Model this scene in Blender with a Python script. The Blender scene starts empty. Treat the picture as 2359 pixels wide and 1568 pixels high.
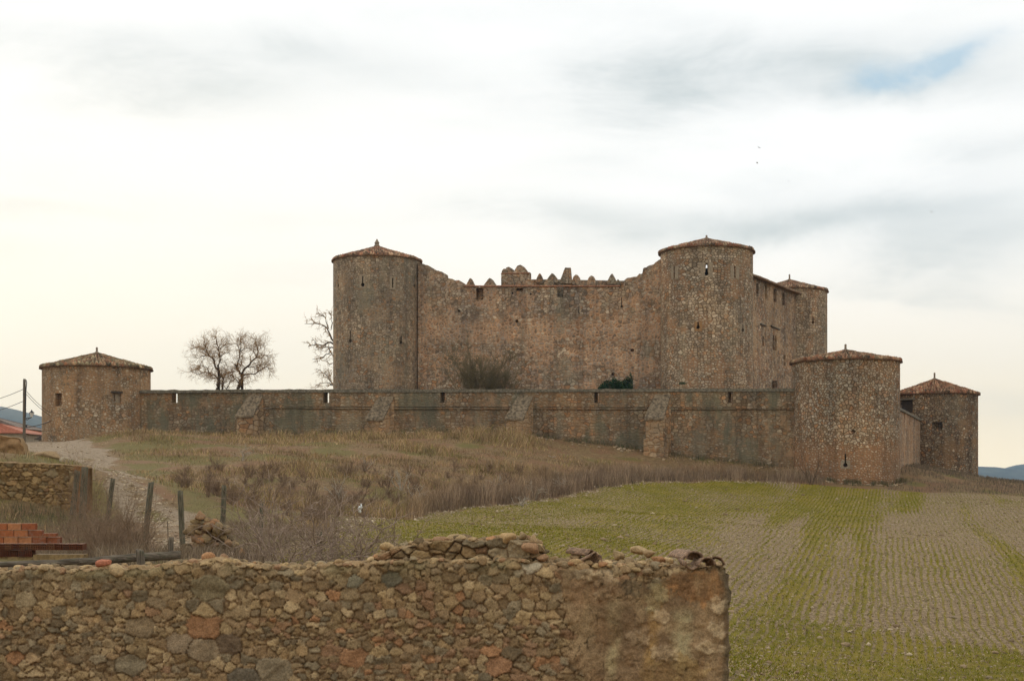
import bpy, bmesh, math, random
import numpy as np
from mathutils import Vector, kdtree
PI = math.pi
rng = np.random.default_rng(7)
random.seed(7)
S = bpy.context.scene
COL = S.collection

# ------------------------------------------------------------------ camera, sun, sky, exposure
F = 3130.0                      # focal length in the units the photo was measured in (frame 2358 wide)
CX, HY = 1179.0, 1100.0         # principal column and the horizon row
cam_d = bpy.data.cameras.new('camera'); cam = bpy.data.objects.new('camera', cam_d); COL.objects.link(cam)
cam.location = (0, 0, 0); cam.rotation_euler = (PI/2, 0, 0)
cam_d.sensor_width = 36; cam_d.lens = F/2358*36; cam_d.shift_y = (HY-783.5)/2358
cam_d.clip_start = 0.1; cam_d.clip_end = 20000
S.camera = cam
SUN_EL, SUN_AZ = math.radians(17), math.radians(-30)     # azimuth from +Y towards +X: behind the castle, left
sd = bpy.data.lights.new('sun', 'SUN'); sun = bpy.data.objects.new('sun', sd); COL.objects.link(sun)
sd.energy = 1.3; sd.angle = math.radians(12); sd.color = (1, .86, .68)
sv = Vector((math.sin(SUN_AZ)*math.cos(SUN_EL), math.cos(SUN_AZ)*math.cos(SUN_EL), math.sin(SUN_EL)))
sun.rotation_euler = sv.to_track_quat('Z', 'Y').to_euler()
S.view_settings.view_transform = 'Standard'; S.view_settings.look = 'None'
S.view_settings.exposure = 0.0; S.view_settings.gamma = 1.0
S.render.film_transparent = False
S.cycles.max_bounces = 5; S.cycles.diffuse_bounces = 3; S.cycles.volume_bounces = 0
S.cycles.transparent_max_bounces = 8


class T:
    """small helper round a node tree"""
    def __init__(s, nt): s.t = nt; s.n = nt.nodes; s.l = nt.links
    def put(s, sock, v):
        if isinstance(v, bpy.types.NodeSocket): s.l.new(v, sock)
        elif v is not None:
            if isinstance(v, (tuple, list)) and hasattr(sock, 'default_value') and not isinstance(sock.default_value, float) and len(sock.default_value) == 4 and len(v) == 3: v = (*v, 1)
            sock.default_value = v
    def m(s, op, a, b=None, c=None, clamp=False):
        n = s.n.new('ShaderNodeMath'); n.operation = op; n.use_clamp = clamp
        for i, v in enumerate((a, b, c)):
            if v is not None: s.put(n.inputs[i], v)
        return n.outputs[0]
    def vm(s, op, a, b=None):
        n = s.n.new('ShaderNodeVectorMath'); n.operation = op
        s.put(n.inputs[0], a)
        if b is not None: s.put(n.inputs[1], b)
        return n.outputs[0]
    def mix(s, f, a, b, typ='MIX'):
        n = s.n.new('ShaderNodeMix'); n.data_type = 'RGBA'; n.blend_type = typ
        s.put(n.inputs[0], f); s.put(n.inputs[6], a); s.put(n.inputs[7], b); return n.outputs[2]
    def noise(s, vec, scale, detail=4, rough=.55, dist=0, dim='3D'):
        n = s.n.new('ShaderNodeTexNoise'); n.noise_dimensions = dim
        s.put(n.inputs['Vector'], vec); n.inputs['Scale'].default_value = scale; n.inputs['Detail'].default_value = detail
        n.inputs['Roughness'].default_value = rough; n.inputs['Distortion'].default_value = dist
        return n.outputs[0], n.outputs[1]
    def ramp(s, f, stops, interp='LINEAR'):
        n = s.n.new('ShaderNodeValToRGB'); n.color_ramp.interpolation = interp; e = n.color_ramp.elements
        while len(e) < len(stops): e.new(.5)
        for k, (p, c) in enumerate(stops):
            e[k].position = p; e[k].color = (*c, 1) if len(c) == 3 else c
        s.put(n.inputs[0], f); return n.outputs[0]
    def mr(s, f, a, b, c=0., d=1., smooth=True):
        n = s.n.new('ShaderNodeMapRange'); n.interpolation_type = 'SMOOTHSTEP' if smooth else 'LINEAR'
        s.put(n.inputs[0], f)
        for i, v in enumerate((a, b, c, d)): n.inputs[i+1].default_value = v
        return n.outputs[0]
    def sep(s, v):
        n = s.n.new('ShaderNodeSeparateXYZ'); s.put(n.inputs[0], v); return n.outputs
    def comb(s, x, y, z):
        n = s.n.new('ShaderNodeCombineXYZ')
        for i, v in enumerate((x, y, z)): s.put(n.inputs[i], v)
        return n.outputs[0]
    def attr(s, name):
        n = s.n.new('ShaderNodeAttribute'); n.attribute_name = name; return n.outputs


world = bpy.data.worlds.new('World'); S.world = world; world.use_nodes = True
w = T(world.node_tree); w.n.clear()
wo = w.n.new('ShaderNodeOutputWorld'); bg = w.n.new('ShaderNodeBackground'); w.l.new(bg.outputs[0], wo.inputs[0])
sky = w.n.new('ShaderNodeTexSky'); sky.sky_type = 'NISHITA'; sky.sun_disc = False
sky.sun_elevation = SUN_EL; sky.sun_rotation = SUN_AZ; sky.altitude = 1000; sky.air_density = 1.0; sky.dust_density = 1.5
d = w.n.new('ShaderNodeTexCoord').outputs['Generated']
dx, dy, dz = w.sep(d)
az = w.m('ARCTAN2', dx, dy); el = w.m('DIVIDE', dz, w.m('SQRT', w.m('ADD', w.m('MULTIPLY', dx, dx), w.m('MULTIPLY', dy, dy))))
# wispy noise, stretched sideways
st = w.vm('MULTIPLY', d, (1, 1, 3.2))
n1 = w.noise(st, 2.6, 7, .55, .6)[0]
n2 = w.noise(w.vm('ADD', w.vm('MULTIPLY', d, (1, 1, 2.4)), (3.1, .7, 2)), 6, 8, .62, .3)[0]
n3 = w.noise(w.vm('ADD', w.vm('MULTIPLY', d, (1, 1, 7.0)), (1.1, 4.7, 2)), 3.2, 5, .55, .6)[0]
wob = w.m('MULTIPLY', w.m('SUBTRACT', n2, .5), .22); wob2 = w.m('MULTIPLY', w.m('SUBTRACT', n1, .5), .10)
def blob(px, py, rx, ry, a, slope=0.):
    u = w.m('DIVIDE', w.m('SUBTRACT', w.m('ADD', az, wob), (px-CX)/F), rx/F)
    e2 = w.m('ADD', w.m('ADD', el, w.m('MULTIPLY', w.m('SUBTRACT', az, (px-CX)/F), slope)), wob2)
    v = w.m('DIVIDE', w.m('SUBTRACT', e2, (HY-py)/F), ry/F)
    r = w.m('ADD', w.m('MULTIPLY', u, u), w.m('MULTIPLY', v, v))
    return w.m('MULTIPLY', w.m('EXPONENT', w.m('MULTIPLY', r, -1.0)), a)
grey = None
for b in [(130, 150, 330, 70, .42), (640, 165, 330, 75, .62), (430, 260, 300, 60, .4), (1080, 40, 500, 40, .2), (1560, 190, 330, 85, .65), (1980, 170, 420, 75, .6, .1),
          (1300, 480, 260, 42, .6, .12), (1640, 530, 260, 34, .35), (2060, 520, 360, 52, .6), (2260, 610, 260, 60, .6), (60, 515, 260, 26, .4), (20, 620, 120, 40, .35),
          (2300, 400, 200, 50, .35), (2200, 945, 300, 26, .45), (2050, 690, 200, 28, .35), (760, 640, 300, 26, .2)]:
    g = blob(*b); grey = g if grey is None else w.m('ADD', grey, g)
grey = w.m('ADD', grey, w.m('MULTIPLY', w.mr(n1, .46, .72), .30))
grey = w.m('MULTIPLY', grey, w.mr(n3, .2, .62, .5, 1.0)); grey = w.m('MULTIPLY', grey, w.mr(n2, .3, .7, .6, 1.3))
grey = w.m('MINIMUM', grey, 1.0)
# warm glow of the veiled sun low on the left
gl = w.m('ADD', w.m('MULTIPLY', w.m('POWER', w.m('SUBTRACT', az, -.36), 2), 6.0), w.m('MULTIPLY', w.m('POWER', w.m('SUBTRACT', el, .12), 2), 40.0))
glow = w.m('EXPONENT', w.m('MULTIPLY', gl, -1.0))
low = w.mr(el, .0, .21, 1., 0.)
low2 = w.mr(el, .0, .09, 1., 0.)
white = w.mix(low, (1.14, 1.14, 1.12), (1.22, 1.03, .72))
white = w.mix(low2, white, (1.62, 1.30, .80))
white = w.mix(w.m('MULTIPLY', w.mr(az, .15, .5), .25), white, (1.0, .98, .90))
greyc = w.mix(low, (.62, .69, .70), (.92, .88, .76))
greyc = w.mix(low2, greyc, (1.3, 1.12, .80))
cl = w.mix(grey, white, greyc)
cl = w.mix(w.m('MULTIPLY', glow, .5), cl, (1.25, 1.12, .86))
skyc = w.mix(1.0, sky.outputs[0], (.10, .10, .10), 'MULTIPLY')
hole = w.m('ADD', blob(2105, 172, 110, 33, 1.4, -.2), blob(2370, 90, 40, 24, .8))
hole = w.m('MULTIPLY', w.m('MINIMUM', hole, 1.0), w.mr(n2, .25, .5))
cl = w.mix(w.m('MULTIPLY', hole, .75), cl, w.mix(.75, skyc, (.52, .74, .88)))
cl = w.mix(.04, cl, skyc)
w.put(bg.inputs[0], cl); bg.inputs[1].default_value = 1.0

# ------------------------------------------------------------------ mesh and object helpers
def P(px, py, D): return np.array([(px-CX)/F*D, D, (HY-py)/F*D])
def link(name, data): o = bpy.data.objects.new(name, data); COL.objects.link(o); return o
def tag(o, label=None, cat=None, group=None, kind=None):
    if label: o['label'] = label
    if cat: o['category'] = cat
    if group: o['group'] = group
    if kind: o['kind'] = kind
    return o
def thing(name, loc, label, cat, group=None):
    o = link(name, None); o.location = tuple(loc); o.empty_display_size = .3; tag(o, label, cat, group)
    return o
def base(parent): return np.array(parent['_b'] if '_b' in parent else (0, 0, 0), float)
ORG = {}
def mk(name, v, f, mat, parent=None, origin=None, col=None, smooth=False, attrs=None, mats=None, midx=None):
    """one mesh object from vertex and face arrays given in world space"""
    v = np.asarray(v, float).reshape(-1, 3)
    if parent is not None: o0 = ORG[parent.name]
    else: o0 = np.array(origin if origin is not None else (0, 0, 0), float)
    me = bpy.data.meshes.new(name); vv = v-o0
    if isinstance(f, np.ndarray):
        k = f.shape[1]; me.vertices.add(len(vv)); me.vertices.foreach_set('co', vv.astype(np.float32).ravel())
        me.loops.add(f.size); me.loops.foreach_set('vertex_index', f.astype(np.int32).ravel())
        me.polygons.add(len(f)); me.polygons.foreach_set('loop_start', np.arange(0, f.size, k, dtype=np.int32))
        try: me.polygons.foreach_set('loop_total', np.full(len(f), k, np.int32))
        except Exception: pass
        me.update(calc_edges=True)
    else:
        me.from_pydata([tuple(p) for p in vv], [], f); me.update()
    if col is not None:
        a = me.color_attributes.new('col', 'FLOAT_COLOR', 'POINT'); c = np.ones((len(vv), 4), np.float32); c[:, :3] = col
        a.data.foreach_set('color', c.ravel())
    for k2, arr in (attrs or {}).items():
        a = me.attributes.new(k2, 'FLOAT', 'POINT'); a.data.foreach_set('value', np.asarray(arr, np.float32))
    if smooth: me.polygons.foreach_set('use_smooth', np.ones(len(me.polygons), bool))
    if mat: me.materials.append(mat)
    o = link(name, me)
    if parent is not None: o.parent = parent
    else: o.location = tuple(o0); ORG[o.name] = o0
    return o
def root(name, loc, label, cat, group=None):
    o = thing(name, loc, label, cat, group); ORG[o.name] = np.array(loc, float); return o
def sub(o, parent): ORG[o.name] = ORG[parent.name]; return o     # let a part carry sub-parts

def box_v(x0, x1, y0, y1, z0, z1):
    v = np.array([(x, y, z) for z in (z0, z1) for y in (y0, y1) for x in (x0, x1)], float)
    f = [(0, 2, 3, 1), (4, 5, 7, 6), (0, 1, 5, 4), (2, 6, 7, 3), (0, 4, 6, 2), (1, 3, 7, 5)]
    return v, f
def frame_box(p0, dirv, a0, a1, b0, b1, z0, z1):
    """box: a along dirv, b along its left-hand normal (away from the camera), z up"""
    dv = np.array([dirv[0], dirv[1], 0.])/math.hypot(*dirv[:2]); nv = np.array([-dv[1], dv[0], 0.])
    v, f = box_v(a0, a1, b0, b1, z0, z1)
    return np.array([np.array([p0[0], p0[1], 0])+dv*q[0]+nv*q[1]+np.array([0, 0, q[2]]) for q in v]), f
def join(parts):
    V, Fc, n = [], [], 0
    for v, f in parts:
        V.append(np.asarray(v, float)); Fc += [tuple(i+n for i in q) for q in f]; n += len(v)
    return np.concatenate(V), Fc
def prism(poly, depth_vec):
    """poly: list of 3D points; extruded along depth_vec"""
    n = len(poly); a = np.array(poly, float); b = a+np.array(depth_vec, float)
    f = [tuple(range(n)), tuple(range(2*n-1, n-1, -1))]+[(i, i+n, (i+1) % n+n, (i+1) % n) for i in range(n)]
    f = [q if k < 2 else q[::-1] for k, q in enumerate(f)]
    return np.concatenate([a, b]), f
def fix_normals(o):
    bm = bmesh.new(); bm.from_mesh(o.data); bmesh.ops.recalc_face_normals(bm, faces=bm.faces); bm.to_mesh(o.data); bm.free()
def cut(o, cutters):
    """subtract closed shapes (v, f) from a mesh object"""
    if not cutters: return
    for v, f in cutters:
        me = bpy.data.meshes.new('cutter'); me.from_pydata([tuple(q) for q in v], [], f); me.update()
        c = bpy.data.objects.new('cutter', me); COL.objects.link(c); fix_normals(c)
        c.location = -Vector(ORG[o.parent.name]) if o.parent else (0, 0, 0)
        if o.parent: c.parent = o.parent
        md = o.modifiers.new('b', 'BOOLEAN'); md.operation = 'DIFFERENCE'; md.solver = 'EXACT'; md.object = c
        dg = bpy.context.evaluated_depsgraph_get(); dg.update()
        nm = bpy.data.meshes.new_from_object(o.evaluated_get(dg)); o.modifiers.clear()
        old = o.data; o.data = nm; nm.name = old.name; bpy.data.meshes.remove(old)
        bpy.data.objects.remove(c); bpy.data.meshes.remove(me)
def uv_set(o, fn):
    me = o.data; off = ORG[o.parent.name] if o.parent else ORG.get(o.name, np.zeros(3))
    uv = me.uv_layers.new(name='UVMap') if not me.uv_layers else me.uv_layers[0]
    for p in me.polygons:
        c = np.array(p.center)+off; nn = np.array(p.normal)
        for li in p.loop_indices:
            q = np.array(me.vertices[me.loops[li].vertex_index].co)+off
            uv.data[li].uv = fn(q, c, nn)
def uv_cyl(cx, cy, R):
    def fn(q, c, n):
        if abs(n[2]) > .7: return (q[0], q[1])
        a0 = math.atan2(c[0]-cx, -(c[1]-cy)); a = math.atan2(q[0]-cx, -(q[1]-cy))
        if a-a0 > PI: a -= 2*PI
        if a-a0 < -PI: a += 2*PI
        return (a*R, q[2])
    return fn
def uv_plane(dirv):
    dv = np.array([dirv[0], dirv[1], 0.])/math.hypot(*dirv[:2]); nv = np.array([-dv[1], dv[0], 0.])
    def fn(q, c, n):
        if abs(n[2]) > .75: return (q@dv, q@nv)
        if abs(n@dv) > .7: return (q@nv+37, q[2])
        return (q@dv, q[2])
    return fn

def vnoise(x, y, seed=0):
    x = np.asarray(x, float); y = np.asarray(y, float)
    xi = np.floor(x).astype(np.int64); yi = np.floor(y).astype(np.int64); fx = x-xi; fy = y-yi
    fx = fx*fx*(3-2*fx); fy = fy*fy*(3-2*fy)
    def h(a, b):
        n = (a*374761393+b*668265263+seed*1442695041) & 0xffffffff; n = ((n ^ (n >> 13))*1274126177) & 0xffffffff
        return ((n ^ (n >> 16)) & 0xffff)/65535.
    return (h(xi, yi)*(1-fx)+h(xi+1, yi)*fx)*(1-fy)+(h(xi, yi+1)*(1-fx)+h(xi+1, yi+1)*fx)*fy
def fbm(x, y, o=4, seed=0):
    s = 0; a = .5; t = 0
    for i in range(o): s = s+a*vnoise(x*2**i+i*17.3, y*2**i-i*9.1, seed+i); t += a; a *= .5
    return s/t

def tubes(P3, R, sides=4, close=True):
    """P3 (M,n,3) polylines, R (M,n) radii -> verts, quads"""
    M, n, _ = P3.shape
    t = np.gradient(P3, axis=1); t /= np.linalg.norm(t, axis=2, keepdims=True)+1e-9
    ref = np.where(np.abs(t[..., 2:3]) > .9, np.array([1., 0, 0]), np.array([0, 0, 1.]))
    a = np.cross(t, ref); a /= np.linalg.norm(a, axis=2, keepdims=True)+1e-9; b = np.cross(t, a)
    th = np.arange(sides)*2*PI/sides
    V = P3[:, :, None, :]+R[:, :, None, None]*(np.cos(th)[None, None, :, None]*a[:, :, None, :]+np.sin(th)[None, None, :, None]*b[:, :, None, :])
    idx = np.arange(M*n*sides).reshape(M, n, sides); nx = np.roll(idx, -1, axis=2)
    q = np.stack([idx[:, :-1], nx[:, :-1], nx[:, 1:], idx[:, 1:]], axis=-1).reshape(-1, 4)
    return V.reshape(-1, 3), q
def catq(parts):
    V, Q, n = [], [], 0
    for v, q in parts: V.append(v); Q.append(q+n); n += len(v)
    return np.concatenate(V), np.concatenate(Q)
def resample(pts, n):
    pts = np.array(pts, float); dd = np.r_[0, np.cumsum(np.linalg.norm(np.diff(pts, axis=0), axis=1))]
    t = np.linspace(0, dd[-1], n); return np.stack([np.interp(t, dd, pts[:, k]) for k in range(3)], 1)
def unit(v): return v/(np.linalg.norm(v, axis=-1, keepdims=True)+1e-9)
def grow(start, dirs, length, n=5, wob=.25, up=0., r=rng):
    """batch of wandering polylines (M,n,3)"""
    M = len(start); out = np.zeros((M, n, 3)); out[:, 0] = start; dd = unit(dirs); L = np.asarray(length).reshape(-1, 1)/(n-1)
    for i in range(1, n):
        dd = unit(dd+r.normal(0, wob, (M, 3))+np.array([0, 0, up])); out[:, i] = out[:, i-1]+dd*L
    return out
def spawn(lines, k, r=rng, t0=.25, spread=.9):
    """k starts on every polyline with outward directions"""
    M, n, _ = lines.shape; idx = np.repeat(np.arange(M), k); t = r.uniform(t0, 1, len(idx))*(n-1)
    i = np.minimum(t.astype(int), n-2); fr = (t-i)[:, None]
    s = lines[idx, i]*(1-fr)+lines[idx, i+1]*fr; tg = unit(lines[idx, i+1]-lines[idx, i])
    return s, unit(tg+r.normal(0, spread, (len(idx), 3))), idx

_ico = {}
def ico(sub_):
    if sub_ not in _ico:
        bm = bmesh.new(); bmesh.ops.create_icosphere(bm, subdivisions=sub_, radius=1); bm.verts.ensure_lookup_table()
        _ico[sub_] = (np.array([v.co[:] for v in bm.verts]), np.array([[v.index for v in f.verts] for f in bm.faces])); bm.free()
    return _ico[sub_]
def rocks(centers, sizes, sub_=2, r=rng, flat=(1, 1, .75), planes=11, rough=.05):
    """angular stones: sizes (M,) ; returns verts, tris, per-vertex rock index"""
    dv, tf = ico(sub_); M = len(centers); N = len(dv)
    pn = unit(r.normal(0, 1, (M, planes, 3))); pd = r.uniform(.62, 1.0, (M, planes))
    dot = np.einsum('mpk,nk->mpn', pn, dv); rr = np.where(dot > .05, pd[:, :, None]/np.maximum(dot, .05), 9); rad = np.minimum(rr.min(1), 1.15)
    rad = rad*(1+r.normal(0, rough, rad.shape))
    sc = np.array(flat)*r.uniform(.7, 1.3, (M, 3))*np.asarray(sizes)[:, None]
    v = dv[None]*rad[..., None]*sc[:, None, :]
    an = r.uniform(0, 2*PI, M); c, s = np.cos(an)[:, None], np.sin(an)[:, None]
    x = v[..., 0]*c-v[..., 1]*s; y = v[..., 0]*s+v[..., 1]*c; v = np.stack([x, y, v[..., 2]], -1)+np.asarray(centers)[:, None, :]
    return v.reshape(-1, 3), (tf[None]+(np.arange(M)*N)[:, None, None]).reshape(-1, 3), np.repeat(np.arange(M), N)

# ------------------------------------------------------------------ materials
def newmat(name, rough=.95, spec=.15):
    m = bpy.data.materials.new(name); m.use_nodes = True; t = T(m.node_tree); b = t.n['Principled BSDF']
    b.inputs['Roughness'].default_value = rough; b.inputs['Specular IOR Level'].default_value = spec
    return m, t, b
def bump(t, b, h, strength=.6, dist=.03):
    n = t.n.new('ShaderNodeBump'); n.inputs['Strength'].default_value = strength; n.inputs['Distance'].default_value = dist
    t.put(n.inputs['Height'], h); t.l.new(n.outputs[0], b.inputs['Normal'])
def pos(t): return t.n.new('ShaderNodeNewGeometry').outputs['Position']

GAIN = (1.08, .97, .875)
def masonry(name, size=.36, asp=1.25, mortar=(.30, .21, .14), dark=(.085, .062, .045), palette=None, mw=.10, pale=.35, lichen=.25, seed=0., sizevar=1.0, orange=.3, rnd=.85,
            paleband=None, moss=0.0, plaster=0.0):
    m, t, b = newmat(name)
    uv = t.n.new('ShaderNodeUVMap').outputs[0]; ps = pos(t)
    wn = t.noise(uv, 1.6/size*.35, 3, .6)[1]
    uvd = t.vm('ADD', uv, t.vm('MULTIPLY', t.vm('SUBTRACT', wn, (.5, .5, .5)), (size*.55, size*.35, 0)))
    def vor(sz, off):
        vec = t.vm('ADD', t.vm('MULTIPLY', uvd, (1/(sz*asp), 1/sz, 0)), (off+seed, off*1.7-seed, 0))
        o = []
        for ft in ('F1', 'DISTANCE_TO_EDGE'):
            n = t.n.new('ShaderNodeTexVoronoi'); n.voronoi_dimensions = '2D'; n.feature = ft; n.inputs['Scale'].default_value = 1; n.inputs['Randomness'].default_value = rnd
            t.l.new(vec, n.inputs['Vector']); o.append(n)
        return o[0].outputs['Color'], o[1].outputs['Distance']
    c1, e1 = vor(size, 0.); c2, e2 = vor(size*.74, 7.3)
    sel = t.mr(t.noise(ps, .55, 3, .6)[0], .44, .52)
    cc = t.mix(sel, c1, c2); ed = t.m('ADD', t.m('MULTIPLY', e1, t.m('SUBTRACT', 1., sel)), t.m('MULTIPLY', e2, sel))
    r1, r2, r3 = t.sep(cc)
    pal = palette or [(.20, .165, .13), (.30, .25, .19), (.36, .31, .245), (.27, .20, .14), (.33, .285, .24), (.42, .38, .31)]
    n = len(pal); stone = t.ramp(r1, [(i/n, c) for i, c in enumerate(pal)], 'CONSTANT')
    stone = t.mix(t.m('MULTIPLY', t.mr(r2, .86-.25*orange, .9-.2*orange), .55), stone, (.36, .19, .085))
    stone = t.mix(1., stone, t.mix(r3, (.78, .78, .78), (1.15, 1.15, 1.15)), 'MULTIPLY')
    fn = t.noise(ps, 9, 5, .65)[0]; fn2 = t.noise(ps, 38, 3, .6)[0]
    big = t.noise(ps, .33, 4, .6)[0]; mid = t.noise(ps, 1.3, 4, .6)[0]
    stone = t.mix(1., stone, t.ramp(fn, [(.3, (.72, .72, .72)), (.7, (1.22, 1.22, 1.22))]), 'MULTIPLY')
    # joints: dark open joints in places, pale mortar in others
    mort_sel = t.mr(t.m('ADD', big, t.m('MULTIPLY', t.m('SUBTRACT', mid, .5), .5)), .56-.3*pale, .66-.3*pale)
    if paleband:
        z = t.sep(ps)[2]; zb = t.m('ADD', z, t.m('MULTIPLY', t.m('SUBTRACT', mid, .5), 3.0))
        bnd = t.m('MULTIPLY', t.mr(zb, paleband[0]-.6, paleband[0]+.6), t.mr(zb, paleband[1]-.8, paleband[1]+.5, 1., 0.))
        mort_sel = t.m('MAXIMUM', mort_sel, bnd)
    mcol = t.mix(mort_sel, dark, mortar); mcol = t.mix(1., mcol, t.ramp(fn, [(.3, (.75, .75, .75)), (.7, (1.2, 1.2, 1.2))]), 'MULTIPLY')
    wdt = t.m('ADD', mw*.75, t.m('MULTIPLY', mort_sel, mw*1.1)); wdt = t.m('ADD', wdt, t.m('MULTIPLY', t.m('SUBTRACT', fn, .5), mw*.9))
    k = t.m('DIVIDE', t.m('SUBTRACT', ed, t.m('MULTIPLY', wdt, .4)), t.m('MAXIMUM', wdt, .02)); k = t.m('MINIMUM', t.m('MAXIMUM', k, 0.), 1.)
    colr = t.mix(k, mcol, stone)
    if plaster:       # remains of render over the stones
        pm = t.mr(t.m('ADD', t.noise(t.vm('ADD', ps, (9, 3, 1)), .8, 5, .65)[0], t.m('MULTIPLY', t.m('SUBTRACT', fn, .5), .25)), .62-.22*plaster, .66-.22*plaster)
        pc = t.mix(mid, (.26, .17, .10), (.34, .26, .18)); colr = t.mix(t.m('MULTIPLY', pm, .85), colr, pc); k = t.m('MAXIMUM', k, t.m('MULTIPLY', pm, .8))
    # weathering: greyish lichen, rusty earth, mossy green
    colr = t.mix(t.m('MULTIPLY', t.mr(t.noise(t.vm('ADD', t.vm('MULTIPLY', ps, (1, 1, .5)), (3, 8, 5)), .5, 5, .65)[0], .5, .66), lichen), colr, (.21, .215, .17))
    colr = t.mix(t.m('MULTIPLY', t.mr(t.noise(t.vm('ADD', ps, (31, 2, 9)), .28, 4, .6)[0], .53, .7), .5*orange), colr, (.30, .17, .085))
    if moss: colr = t.mix(t.m('MULTIPLY', t.mr(t.noise(t.vm('ADD', t.vm('MULTIPLY', ps, (1, 1, .35)), (1, 2, 9)), .42, 5, .7)[0], .5, .62), moss), colr, (.13, .14, .105))
    colr = t.mix(t.m('MULTIPLY', t.mr(fn2, .60, .68), .22*min(1, lichen*3)), colr, (.46, .45, .38))
    sk = t.noise(t.vm('MULTIPLY', ps, (1.1, 1.1, .10)), 1., 5, .65)[0]
    colr = t.mix(1., colr, t.ramp(sk, [(.36, (.72, .72, .74)), (.52, (1., 1., 1.)), (.68, (1.12, 1.1, 1.06))]), 'MULTIPLY')
    colr = t.mix(1., colr, t.ramp(t.noise(t.vm('ADD', ps, (7, 1, 4)), .22, 3, .6)[0], [(.35, (.82, .84, .86)), (.65, (1.18, 1.12, 1.05))]), 'MULTIPLY')
    colr = t.mix(1., colr, GAIN, 'MULTIPLY')
    t.put(b.inputs['Base Color'], colr)
    h = t.m('ADD', t.m('MULTIPLY', t.m('POWER', k, .6), 1.), t.m('ADD', t.m('MULTIPLY', fn, .5), t.m('MULTIPLY', r3, .35)))
    bump(t, b, h, .85, size*.16)
    return m
def vcol(name, rough=.95, spec=.1, nscale=30, namp=.35, bs=.4, bd=.01, gain=(1., 1., 1.), lich=0., scale2=6):
    """colour from the 'col' attribute broken up by fine noise"""
    m, t, b = newmat(name, rough, spec); c = t.attr('col')[0]; ps = pos(t)
    f1 = t.noise(ps, nscale, 5, .65)[0]; f2 = t.noise(ps, scale2, 4, .6)[0]
    c = t.mix(1., c, t.ramp(f1, [(.28, (1-namp,)*3), (.72, (1+namp,)*3)]), 'MULTIPLY')
    c = t.mix(1., c, t.ramp(f2, [(.3, tuple(.82*g_ for g_ in gain)), (.7, tuple(1.15*g_ for g_ in gain))]), 'MULTIPLY')
    if lich:
        g = t.noise(t.vm('ADD', ps, (5, 5, 5)), nscale*1.6, 4, .7)[0]
        c = t.mix(t.m('MULTIPLY', t.mr(g, .60, .70), lich), c, (.38, .38, .31))
        g2 = t.noise(t.vm('ADD', ps, (15, 5, 5)), nscale*.9, 4, .7)[0]
        c = t.mix(t.m('MULTIPLY', t.mr(g2, .60, .74), lich*.8), c, (.06, .055, .042))
    t.put(b.inputs['Base Color'], c)
    if bs: bump(t, b, t.m('ADD', f1, t.m('MULTIPLY', f2, .5)), bs, bd)
    return m
def leafmat(name):
    m, t, b = newmat(name, .8, .15); c = t.attr('col')[0]; t.put(b.inputs['Base Color'], c)
    return m
def flatmat(name, c, rough=.85, spec=.2, var=.3, scale=20, bd=.004, c2=None):
    m, t, b = newmat(name, rough, spec); ps = pos(t); f = t.noise(ps, scale, 5, .65)[0]
    k = t.mix(t.mr(f, .35, .65), tuple(x*(1-var) for x in c), c2 or tuple(x*(1+var) for x in c)); t.put(b.inputs['Base Color'], k)
    bump(t, b, f, .5, bd); return m

M_LEAF = leafmat('dry_plant')
M_CROWN = flatmat('bare_twigs', (.36, .22, .095), scale=12)  # lighter and warmer than the bark: sun glow put into the twig colour
M_BARK = flatmat('bark', (.085, .06, .038), scale=12)
M_KEEP = masonry('keep_masonry', .30, 1.3, mortar=(.46, .32, .215), dark=(.13, .10, .07), mw=.09, pale=.3, lichen=.5, orange=.15, paleband=(11.9, 14.3))
M_KEEPT = masonry('keep_tower_masonry', .26, 1.25, mortar=(.34, .26, .175), dark=(.10, .078, .055), mw=.085, pale=.2, lichen=.5, orange=.02, seed=11.3,
                  palette=[(.21, .185, .145), (.28, .245, .19), (.33, .295, .23), (.27, .22, .16), (.31, .27, .215), (.37, .335, .27)])
M_KEEPR = masonry('keep_tower_masonry_bold', .29, 1.3, mortar=(.30, .20, .125), dark=(.11, .08, .055), mw=.12, pale=.1, lichen=.3, orange=.03, seed=5.3,
                  palette=[(.24, .205, .155), (.35, .30, .225), (.41, .36, .28), (.31, .25, .175), (.38, .335, .26), (.47, .425, .345)])
M_SIDE = masonry('side_masonry', .30, 1.9, mortar=(.33, .25, .16), mw=.10, pale=.35, lichen=.2, orange=.5, seed=2.2)
M_SIDEW = masonry('side_curtain_masonry', .27, 2.6, mortar=(.33, .23, .14), dark=(.13, .09, .06), mw=.10, pale=.5, lichen=.15, orange=.5, seed=12.2)
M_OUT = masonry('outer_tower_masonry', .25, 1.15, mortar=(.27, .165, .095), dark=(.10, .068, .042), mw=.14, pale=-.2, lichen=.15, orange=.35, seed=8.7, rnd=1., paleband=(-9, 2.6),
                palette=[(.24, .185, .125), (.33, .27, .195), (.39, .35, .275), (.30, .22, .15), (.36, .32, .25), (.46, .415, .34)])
M_OUTL = masonry('left_tower_masonry', .25, 1.2, mortar=(.29, .205, .125), dark=(.13, .095, .06), mw=.13, pale=.5, lichen=.2, orange=.22, seed=4.7, rnd=1.,
                palette=[(.21, .175, .13), (.31, .265, .20), (.37, .335, .265), (.26, .20, .135), (.34, .315, .255), (.43, .40, .33)])
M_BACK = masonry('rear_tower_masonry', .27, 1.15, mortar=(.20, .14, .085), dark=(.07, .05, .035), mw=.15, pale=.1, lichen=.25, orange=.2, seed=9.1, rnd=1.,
                 palette=[(.15, .12, .09), (.22, .18, .13), (.29, .255, .195), (.2, .155, .105), (.25, .22, .17), (.37, .34, .275)])
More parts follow.
